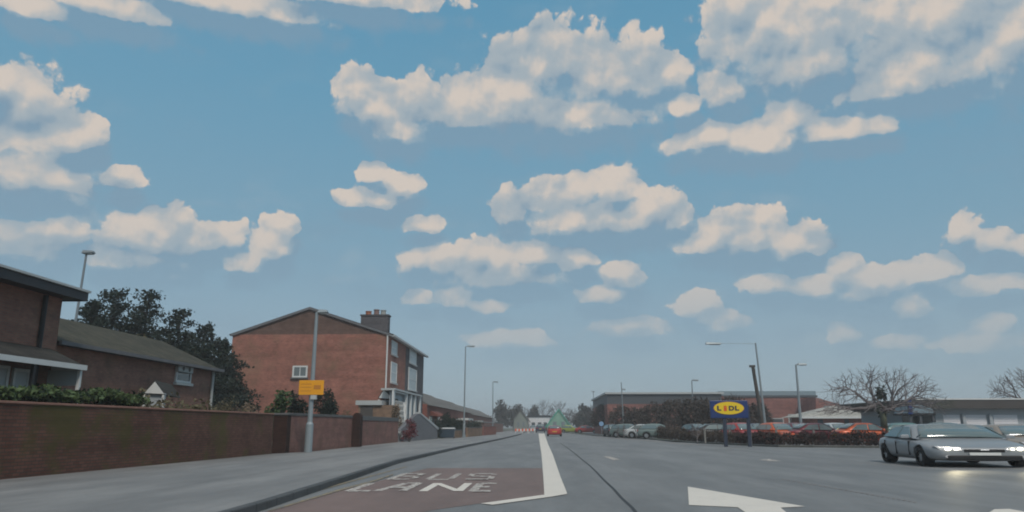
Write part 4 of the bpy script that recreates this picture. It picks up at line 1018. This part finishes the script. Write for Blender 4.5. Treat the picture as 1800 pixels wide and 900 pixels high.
# big bare tree
p = P(1556, 762, 52); tp = P(1556, 640, 52); xl_ = P(1432, 700, 52).x; xr_ = P(1668, 700, 52).x
cz = P(1556, 722, 52).z
bare_tree('bare_tree', 'wide spreading leafless tree with a mossy trunk behind the silver car', (p.x, 52, 0), 2.2, ((xl_+xr_)/2, 52, cz, (xr_-xl_)/2, 3.6, tp.z-cz), 1300, .24, 'bark_moss', 'twig', rmin=.0105, low=.12)
shrub('ivy', 'ivy clump wrapped round the fork of the big bare tree', (p.x, 52, 1.5), .42, .42, 2.3, 'leaf_fargreen', 900, .09, cat='plant', stems=False)
p = P(1812, 760, 66); tp = P(1800, 640, 66); cz = P(1800, 712, 66).z
bare_tree('bare_tree', 'leafless tree behind the flat roof at the right edge', (P(1812, 700, 78).x, 78, 0), 3.2, (P(1812, 700, 78).x, 78, P(1812, 706, 78).z, P(1885, 700, 78).x-P(1812, 700, 78).x, 3.8, P(1812, 642, 78).z-P(1812, 706, 78).z), 900, .26, 'bark', 'twig', rmin=.018, low=.3)
# row of brown bare trees before the store
row = [(1062, 118, 706, 30, 'leftmost brown bare tree of the row before the store, by the far road'), (1092, 108, 708, 28, 'second brown bare tree from the left in the row before the store'),
 (1120, 98, 712, 30, 'brown bare tree with a rounded top under the dark grey band'), (1150, 90, 704, 34, 'brown bare tree above the pale parked cars at the left'),
 (1186, 84, 697, 36, 'tall brown bare tree in the middle of the row before the store'), (1217, 78, 695, 34, 'dark brown bare tree left of the blue sign'),
 (1245, 74, 696, 32, 'dark brown bare tree whose crown meets the left of the blue sign'), (1290, 80, 691, 40, 'brown bare tree spreading above the blue sign'), (1335, 84, 702, 28, 'brown bare tree behind the tall leaning pole')]
for px, Y, pyt, wpx, lb in row:
    x_ = P(px, 750, Y).x; zt_ = P(px, pyt, Y).z; rx_ = wpx/1334*Y*.95
    bare_tree('bare_tree', lb, (x_, Y, 0), zt_*.28, (x_, Y, zt_*.46, rx_, rx_*.8, zt_*.54), 460, .15, 'twig_brown', 'twig_brown', group='brown bare trees in front of the store', rmin=.021, low=.5, fuzz=1100)
# thin branchy saplings on the verge
for i, (px, py, lb) in enumerate(((1086, 770, 'pale leafless sapling at the left end of the brown hedge'), (1097, 771, 'pale leafless sapling next to the small far lamp post'), (1119, 772, 'pale leafless sapling in front of the teal car'), (1226, 781, 'pale leafless sapling on the verge below the dark trees'))):
    g_ = G(px, py); Yq = g_.y+.5; x_ = P(px, py, Yq).x
    bare_tree('sapling', lb, (x_, Yq, .08), .35, (x_, Yq, .7, .45, .35, .85), 34, .035, 'twig', 'twig', group='pale saplings on the verge', rmin=.014)

# ------------------------------------------------------------------ far end of the road
far = [(880, 215, 705, 22, 'leaf', 'dark bushy tree at the far end of the terrace'), (902, 225, 704, 22, 'leaf', 'dark bushy tree left of the pale far gables'), (925, 260, 712, 16, 'bare', 'thin bare tree above the left pale gable'),
 (938, 240, 712, 14, 'leaf', 'round dark tree above the white far building'), (955, 270, 699, 26, 'bare', 'tall thin bare tree behind the white far building'), (985, 270, 702, 24, 'bare', 'tall thin bare tree above the green roof'), (1008, 230, 715, 18, 'bare', 'bare tree right of the green roofed house'),
 (1030, 190, 712, 18, 'leaf', 'dark bushy tree where the right kerb meets the far road'), (1048, 170, 706, 18, 'bare', 'bare tree left of the brown row on the right'), (1020, 210, 722, 13, 'leaf', 'low dark tree behind the far lime car')]
for px, Y, pyt, wpx, kd, lb in far:
    x_ = P(px, 750, Y).x; zt_ = P(px, pyt, Y).z; rx_ = wpx/1334*Y
    if kd == 'bare': bare_tree('bare_tree', lb, (x_, Y, 0), zt_*.3, (x_, Y, zt_*.45, rx_, rx_*.6, zt_*.55), 220, .25, 'twig_far', 'twig_far', group='far bare trees', rmin=.045, low=.3)
    else: shrub('bushy_tree', lb, (x_, Y, 0), rx_, rx_*.7, zt_, 'leaf_far', 1500, .42, cat='tree', clumps=16, group='far bushy trees')
def gable_house(label, px0, px1, pya, pye, Y, wallm, roofm, depth=9):
    a_, b_ = P(px0, pye, Y), P(px1, pye, Y); t_ = P((px0+px1)/2, pya, Y)
    rt = root('gabled_house', ((a_.x+b_.x)/2, Y, 0), label, 'house')
    MB().box(a_.x, b_.x, Y, Y+depth, 0, a_.z).prism([(a_.x, Y, a_.z), (b_.x, Y, a_.z), (t_.x, Y, t_.z)], (0, depth, 0)).build('wall', wallm, rt)
    r_ = MB()
    for xx, sgn in ((a_.x, -1), (b_.x, 1)):
        r_.hexa([(xx+sgn*.5, Y-.3, a_.z-.5*(t_.z-a_.z)/abs(t_.x-xx)), (t_.x, Y-.3, t_.z), (t_.x, Y+depth+.3, t_.z), (xx+sgn*.5, Y+depth+.3, a_.z-.5*(t_.z-a_.z)/abs(t_.x-xx))],
                [(xx+sgn*.5, Y-.3, a_.z+.3-.5*(t_.z-a_.z)/abs(t_.x-xx)), (t_.x, Y-.3, t_.z+.3), (t_.x, Y+depth+.3, t_.z+.3), (xx+sgn*.5, Y+depth+.3, a_.z+.3-.5*(t_.z-a_.z)/abs(t_.x-xx))])
    r_.build('roof', roofm, rt)
    for q in (.25, .62):
        x_ = a_.x+(b_.x-a_.x)*q; f = MB().box(x_, x_+(b_.x-a_.x)*.16, Y-.08, Y-.003, 1.1, 2.4).build('window', 'window_pane', rt)
    return rt
gable_house('pale grey gabled house at the far end left of the white building', 903, 928, 722, 738, 190, 'far_render', 'roof_grey')
gable_house('pale gabled house with green roof edge at the end of the road', 962, 1002, 721, 748, 185, 'far_green', 'roof_green')
wbd = root('white_building', (P(945, 750, 200).x, 200, 0), 'white flat building with dark roof edge closing the far road', 'building')
a_, b_ = P(929, 733, 200), P(966, 733, 200); MB().box(a_.x, b_.x, 200, 212, 0, a_.z).build('wall', 'panel_white', wbd); MB().box(a_.x-.2, b_.x+.2, 199.8, 212.2, a_.z+.003, a_.z+.45).build('roof', 'fascia', wbd)
for i, q in enumerate((.15, .45, .72)): MB().box(a_.x+(b_.x-a_.x)*q, a_.x+(b_.x-a_.x)*(q+.16), 199.9, 199.997, .1, 2.3).build('doorway', 'glass', wbd)
for i, (px, lb) in enumerate(((911, 'leftmost orange and white road barrier at the far end of the road'), (923, 'middle orange and white road barrier at the far end of the road'), (935, 'rightmost orange and white road barrier at the far end of the road'))):
    Y = 128+i*3; x_ = P(px, 760, Y).x; rt = root('road_barrier', (x_, Y, 0), lb, 'barrier', 'orange and white barriers across the far lane')
    for j in range(4): MB().box(x_-.55+j*.28, x_-.55+j*.28+.275, Y, Y+.08, .45, .85).build('stripe_panel', 'sign_red' if j % 2 == 0 else 'white', rt)
    for s_ in (-.45, .5): MB().box(x_+s_-.04, x_+s_+.04, Y-.2, Y+.28, 0, .44).build('foot', 'white', rt)
wd = MB()
pts = [((x_, 520+random.uniform(-20, 20), random.uniform(2, 7)), (14, 8, random.uniform(3, 6))) for x_ in range(-420, 520, 9)]
o = fbuild(leaves(pts, 16000, 1.3), 'distant_woodland', 'leaf_far', None); finish(o, 'faint strip of distant woodland along the horizon', 'woodland', None, 'stuff')
# small blue sign far right of the road
rt = root('road_sign', (P(1057, 760, 100).x, 100, 0), 'small round blue road sign beside the leftmost brown tree', 'sign'); x_ = P(1057, 745, 100).x; z_ = P(1057, 745, 100).z
mat('sign_paleblue', (.22, .36, .55), .4)
MB().tube((x_, 100, 0), (x_, 100, z_+.2), .04, .04, 6).build('post', 'galv_far', rt); MB().tube((x_, 99.9, z_), (x_, 99.94, z_), .30, .30, 20).build('disc', 'sign_paleblue', rt)

# ------------------------------------------------------------------ haze
hm = bpy.data.materials.new('haze'); hm.use_nodes = True; ht = hm.node_tree; ht.nodes.clear()
pv_ = ht.nodes.new('ShaderNodeVolumePrincipled'); ho = ht.nodes.new('ShaderNodeOutputMaterial'); ht.links.new(pv_.outputs[0], ho.inputs['Volume'])
pv_.inputs['Color'].default_value = (.93, .95, .97, 1); pv_.inputs['Density'].default_value = .0012; pv_.inputs['Anisotropy'].default_value = 0
MATS['haze'] = hm
o = MB().box(-2600, 2600, -900, 3600, -1.2, 17).build('haze', 'haze'); finish(o, None, None, None, 'stuff'); o['label'] = 'thin pale haze over the whole street'
sc.cycles.volume_bounces = 0
# ------------------------------------------------------------------ cars
def loft(stations, name, m, parent, sub=2, cap=True):
    """stations: (y, [(x,z)...]) half profiles from bottom centre to top centre"""
    mb = MB(); n = len(stations[0][1]); rings = []
    for y, pr in stations:
        ring = [(x, y, z) for x, z in pr]+[(-x, y, z) for x, z in pr[::-1][1:-1]] if pr[-1][0] == 0 and pr[0][0] == 0 else None
        s0_ = len(mb.v); mb.v += ring; rings.append((s0_, len(ring)))
    for (a_, k_), (b_, _) in zip(rings[:-1], rings[1:]):
        for i in range(k_):
            j = (i+1) % k_; mb.f.append((a_+i, a_+j, b_+j, b_+i))
    mb.f.append(tuple(range(rings[0][0], rings[0][0]+rings[0][1]))); mb.f.append(tuple(range(rings[-1][0]+rings[-1][1]-1, rings[-1][0]-1, -1)))
    o = mb.build(name, m, parent, smooth=True)
    if sub:
        s_ = o.modifiers.new('s', 'SUBSURF'); s_.levels = sub; s_.render_levels = sub
    return o
def build_car(kind='saloon'):
    rt = bpy.data.objects.new('parked_car', None); COL.objects.link(rt)
    W = .90
    def body_pr(w_, zb, zs, zt): # w half width, bottom, shoulder, top centre
        return [(0, zb), (w_*.82, zb), (w_*.97, zb+.10), (w_, (zb+zs)/2), (w_*.985, zs-.08), (w_*.90, zs), (w_*.5, zt-.005), (0, zt)]
    # front at y=-2.25 (faces -Y)
    st_ = [(-2.25, body_pr(.66, .34, .58, .60)), (-2.20, body_pr(.74, .24, .64, .66)), (-2.02, body_pr(.84, .20, .71, .74)), (-1.7, body_pr(W, .20, .78, .83)), (-1.2, body_pr(W, .20, .85, .90)), (-.85, body_pr(W, .20, .90, .95)),
           (0, body_pr(W, .20, .93, .96)), (.9, body_pr(W, .20, .95, .97)), (1.5, body_pr(W, .20, .96, .99)), (1.95, body_pr(W*.97, .22, .95, .98)), (2.18, body_pr(W*.88, .28, .90, .93)), (2.25, body_pr(W*.8, .36, .82, .85))]
    bd = loft(st_, 'body', 'paint_silver', rt, 2)
    # wheel arches cut out
    cut = MB()
    for y in (-1.38, 1.36):
        for s in (-1, 1): cut.tube((s*.55, y, .33), (s*1.2, y, .33), .39, .39, 28)
    cu = cut.build('cut', 'black'); bo = bd.modifiers.new('b', 'BOOLEAN'); bo.object = cu; bo.operation = 'DIFFERENCE'; bo.solver = 'EXACT'
    dg = bpy.context.evaluated_depsgraph_get(); me = bpy.data.meshes.new_from_object(bd.evaluated_get(dg)); bd.modifiers.clear(); bd.data = me; me.name = 'body'
    me.materials.clear(); me.materials.append(MATS['paint_silver']); bpy.data.objects.remove(cu)
    MB().box(-.70, .70, -1.8, 1.8, .22, .60).build('underbody', 'black', rt)
    # cabin: y stations for roof line
    def cab(w0, w1, z0, z1): return [(0, z0), (w0, z0), (w0*.99, z0+.02), (w1+.035, z1-.07), (w1-.06, z1-.012), (w1*.5, z1), (0, z1+.008)]
    if kind == 'saloon': cs = [(-1.0, .84, .82, .90, .905), (-.92, .84, .80, .90, .96), (-.15, .84, .64, .92, 1.40), (.1, .84, .62, .92, 1.44), (.7, .84, .61, .93, 1.43), (1.05, .83, .62, .94, 1.37), (1.70, .80, .72, .95, 1.04), (1.8, .80, .74, .95, .97)]
    else: cs = [(-1.0, .84, .82, .90, .905), (-.92, .84, .80, .90, .96), (-.2, .84, .64, .92, 1.43), (.1, .84, .63, .92, 1.48), (1.0, .83, .62, .93, 1.48), (1.55, .81, .62, .94, 1.42), (2.02, .80, .72, .95, 1.06), (2.08, .79, .74, .95, .97)]
    cb = loft([(y, cab(w0, w1, z0, z1)) for y, w0, w1, z0, z1 in cs], 'cabin', 'paint_silver', rt, 1)
    # glass
    def quadgrid(name, c00, c10, c11, c01, bulge, m, nx=8):
        """corner points lower-left, lower-right, upper-right, upper-left; bulge vector"""
        c00, c10, c11, c01 = map(Vector, (c00, c10, c11, c01)); mb = MB(); b_ = Vector(bulge)
        for j in range(3):
            for i in range(nx+1):
                u = i/nx; v_ = j/2; p = c00.lerp(c10, u).lerp(c01.lerp(c11, u), v_)+b_*(1-(2*u-1)**2); mb.v.append(tuple(p))
        for j in range(2):
            for i in range(nx): q = j*(nx+1)+i; mb.f.append((q, q+1, q+nx+2, q+nx+1))
        o = mb.build(name, m, rt, smooth=True); sl = o.modifiers.new('s', 'SOLIDIFY'); sl.thickness = .015; sl.offset = 0; return o
    quadgrid('windscreen', (-.74, -.955, .955), (.74, -.955, .955), (.57, -.20, 1.385), (-.57, -.20, 1.385), (0, -.03, .03), 'car_glass')
    ry0, rz0, ry1, rz1 = (1.06, 1.385, 1.70, 1.06) if kind == 'saloon' else (1.62, 1.40, 2.02, 1.08)
    quadgrid('rear_window', (.66, ry1, rz1), (-.66, ry1, rz1), (-.56, ry0, rz0), (.56, ry0, rz0), (0, .03, .02), 'car_glass')
    for s in (-1, 1):
        def sp(y, z):  # point on cabin side
            t = (z-.95)/(1.40-.95); return (s*(.845*(1-t)+.665*t+.012), y, z)
        ya, yb_e = (1.45, .98) if kind == 'saloon' else (1.85, 1.55)
        for nm, P4 in (('front_window', [(-.72, .965), (.26, .965), (.26, 1.345), (-.12, 1.33)]), ('back_window', [(.34, .965), (ya, .985), (yb_e, 1.31), (.34, 1.345)])):
            mb = MB().face([sp(*q) for q in P4]); o = mb.build(nm, 'car_glass', rt); sl = o.modifiers.new('s', 'SOLIDIFY'); sl.thickness = .02; sl.offset = 0
        mm = MB().hexa([(s*.86, -.70, .93), (s*1.02, -.72, .93), (s*1.02, -.60, .93), (s*.86, -.58, .93)], [(s*.86, -.69, 1.06), (s*1.01, -.71, 1.05), (s*1.01, -.61, 1.05), (s*.86, -.59, 1.06)]).build('wing_mirror', 'paint_silver', rt, bevel=.02)
        mb = MB(); 
        mb.hexa([(s*.36, -2.275, .55), (s*.72, -2.20, .56), (s*.74, -2.0, .56), (s*.36, -2.1, .55)] , [(s*.38, -2.22, .665), (s*.80, -2.09, .70), (s*.80, -1.95, .70), (s*.38, -2.08, .68)])
        mb.build('headlight', 'lens_off', rt, bevel=.02)
        MB().box(*sorted((s*.45, s*.78)), 2.16, 2.24, .72, .86).build('tail_light', 'lens_red', rt, bevel=.015)
        MB().box(*sorted((s*.90, s*.915)), .05, .22, .80, .83).build('door_handle', 'rim', rt)
        MB().tube((s*.60, -2.235, .36), (s*.60, -2.20, .36), .055, .055, 12).build('fog_light', 'lens_off', rt)
    for y_ in (-.70, .30, 1.22):
        for s in (-1, 1): MB().box(*sorted((s*.86, s*.9035)), y_, y_+.006, .36, .84).build('door_seam', 'black', rt)
    MB().tube((-.07, -2.272, .575), (.07, -2.272, .575), .022, .022, 8).build('badge', 'rim', rt)
    for s in (-1, 1): MB().tube((s*.55-.25, -.985, .975), (s*.55+.12-.25, -.80, 1.07), .012, .008, 5).build('wiper', 'black', rt)
    MB().box(-.34, .34, -2.262, -2.20, .50, .60).build('grille', 'black', rt, bevel=.015)
    MB().box(-.62, .62, -2.262, -2.12, .25, .40).build('lower_grille', 'black', rt, bevel=.02)
    MB().box(-.26, .26, -2.285, -2.264, .405, .495).build('number_plate', 'plate', rt)
    MB().box(-.26, .26, 2.245, 2.27, .60, .70).build('number_plate', 'plate_yellow', rt)
    for y in (-1.38, 1.36):
        for s in (-1, 1):
            wr = bpy.data.objects.new('wheel', None); COL.objects.link(wr); wr.parent = rt; wr.location = (s*.79, y, .325)
            c_ = Vector((s*.79, y, .325)); ty = MB(); kN = 28; prof = [(-.10, .20), (-.10, .30), (-.07, .325), (.07, .325), (.10, .30), (.10, .20)]
            for i in range(kN):
                an = 2*math.pi*i/kN
                for (dx, r_) in prof: ty.v.append((c_.x+dx, c_.y+r_*math.cos(an), c_.z+r_*math.sin(an)))
            for i in range(kN):
                for q in range(len(prof)-1): i2 = (i+1) % kN; ty.f.append((i*6+q, i*6+q+1, i2*6+q+1, i2*6+q))
            ty.build('tyre', 'rubber', wr, smooth=True)
            rm = MB(); rm.tube(c_+Vector((-.02*s, 0, 0)), c_+Vector((.02*s, 0, 0)), .205, .205, 24)
            for q in range(7):
                an = 2*math.pi*q/7; dd = Vector((0, math.cos(an), math.sin(an))); rm.tube(c_+Vector((.06*s, 0, 0))+dd*.03, c_+Vector((.05*s, 0, 0))+dd*.20, .03, .026, 5)
            rm.tube(c_+Vector((.02*s, 0, 0)), c_+Vector((.085*s, 0, 0)), .045, .04, 10)
            rm.build('rim', 'rim', wr)
    return rt
base_car = build_car('saloon'); base_hatch = build_car('hatch')
used = set()
_paintmesh = {}
def place_car(label, loc, rz, colour, src=None, name='parked_car', group=None, scale=(1, 1, 1), keep=False):
    s = src or base_car
    c = s if s not in used and not keep else copy_tree(s); used.add(s)
    c.name = name; c.location = loc; c.rotation_euler.z = rz; c.scale = scale
    for k_ in ('group',):
        if k_ in c: del c[k_]
    finish(c, label, 'car', group)
    for ch in c.children:
        if ch.name.split('.')[0] in ('body', 'cabin', 'wing_mirror'):
            key = (ch.data.name.split('#')[0], colour)
            if key not in _paintmesh:
                me = ch.data.copy(); me.materials.clear(); me.materials.append(MATS['paint_'+colour]); _paintmesh[key] = me
            ch.data = _paintmesh[key]
    return c
# templates are kept pristine: place first real cars as copies, remove templates at the end
def pc(label, px, Y, rz, colour, hatch=False, group='cars in the store car park', z=.02, name='parked_car', scale=(1, 1, 1)):
    x_ = P(px, 750, Y).x
    return place_car(label, (x_, Y, z), R(rz), colour, base_hatch if hatch else base_car, name, group, scale, keep=True)
park = [(1078, 92, 8, 'dark', 1, 'dark parked car behind the leftmost saplings'), (1108, 84, 60, 'greygreen', 1, 'grey green parked car behind the pale saplings, left of the white saloon'), (1135, 80, 75, 'white', 0, 'white parked saloon between two grey green cars by the left end of the hedge'), (1160, 76, 82, 'greygreen', 1, 'pale green grey parked car right of the white saloon under the brown trees'),
 (1158, 98, 85, 'pink', 1, 'pink red car parked in the back row'), (1225, 68, 20, 'dark', 0, 'charcoal parked car left of the dark car under the sign'), (1262, 63, 95, 'dark', 0, 'black parked car under the store sign'),
 (1305, 58, 15, 'red', 1, 'bright red parked car right of the store sign board'), (1334, 60, 5, 'navy', 0, 'navy parked car right behind the tall leaning pole'), (1368, 56, 12, 'orange', 1, 'orange red parked car just right of the tall pole'),
 (1404, 59, 0, 'maroon', 1, 'maroon parked car beneath the lamp post with a right arm'), (1438, 55, 95, 'maroon', 0, 'dark red parked car seen side on above the verge'), (1472, 62, 5, 'white', 1, 'white parked car in front of the pale hipped roof'), (1500, 60, 180, 'yellowcar', 0, 'yellow parked car seen behind the orange red roof'),
 (1524, 52, 92, 'orange', 0, 'orange red parked car side on, beside the big bare tree'), (1560, 68, 5, 'navy', 0, 'dark blue parked car behind the big bare tree trunk'), (1600, 58, 88, 'teal', 1, 'teal parked car in front of the kiosk'), (1648, 56, 180, 'greygreen', 1, 'grey green car parked before the entrance canopy'), (1395, 66, 8, 'greygreen', 0, 'pale grey green car in the second parking row'), (1455, 70, 0, 'beige', 1, 'beige car in the second row under the pale roof')]
for px, Y, rz, c_, hb, lb in park: pc(lb, px, Y, rz, c_, bool(hb))
# silver car coming towards us with its lights on, and the one behind it
Ys_ = G(1700, 823).y
def lights_on(c, energy):
    for ch in list(c.children):
        if ch.name.startswith('headlight'):
            vs = [v.co for v in ch.data.vertices]; sg = 1 if sum(v.x for v in vs) > 0 else -1
            b_ = MB(); cen = Vector((sg*.60, -2.262, .612)); n = 16
            b_.tube(cen, cen+Vector((0, .04, 0)), .045, .05, 16); b_.tube(cen+Vector((-sg*.13, -.012, -.005)), cen+Vector((-sg*.13, .03, -.005)), .028, .03, 12)
            o = b_.build('bulb', 'lens_on', None, smooth=False); o.parent = ch
            ld = bpy.data.lights.new('beam', 'SPOT'); ld.energy = energy; ld.color = (1, .86, .55); ld.spot_size = R(44); ld.spot_blend = 1; ld.shadow_soft_size = .15
            lo = bpy.data.objects.new('beam', ld); COL.objects.link(lo); lo.parent = c
            lo.location = (sg*.60, -2.42, .60); lo.rotation_euler = (R(90-7), 0, R(180))
xs = (P(1612, 800, Ys_).x+P(1812, 800, Ys_).x)/2
sv = place_car('silver saloon with headlights on, driving towards the camera at the right', (xs+.50, Ys_+2.3, 0), R(-3), 'silver', base_car, 'saloon_car', None, (1.72, .98, .90), keep=True)
lights_on(sv, 190)
sv2 = place_car('beige car cut by the right edge, following the silver saloon', (P(1850, 800, Ys_+8).x, Ys_+10, 0), R(-5), 'beige', base_hatch, 'hatchback_car', None, (1.5, 1.2, .88), keep=True)
rc = G(975, 767)
place_car('small red car far ahead just right of the white lane line', (rc.x, rc.y+2, 0), R(180), 'red', base_hatch, 'hatchback_car', None, (1.05, 1, .9), keep=True)
place_car('lime green car far ahead right of the green roofed house', (P(1005, 757, 150).x, 150, 0), R(60), 'lime', base_hatch, 'hatchback_car', None, (1, 1, 1), keep=True)
place_car('tiny red car far ahead at the start of the right verge', (P(1033, 757, 140).x, 140, 0), R(80), 'red', base_car, 'saloon_car', None, (1, 1, 1), keep=True)
place_car('dark van sized car far ahead in front of the white building', (P(950, 757, 160).x, 160, 0), R(180), 'navy', base_hatch, 'hatchback_car', None, (1.1, 1, 1.15), keep=True)
place_car('silver car far ahead left of the dark one', (P(937, 757, 170).x, 170, 0), R(180), 'silver', base_hatch, 'hatchback_car', None, (1, 1, 1), keep=True)
def kill(o):
    for c in list(o.children): kill(c)
    bpy.data.objects.remove(o)
kill(base_car); kill(base_hatch)
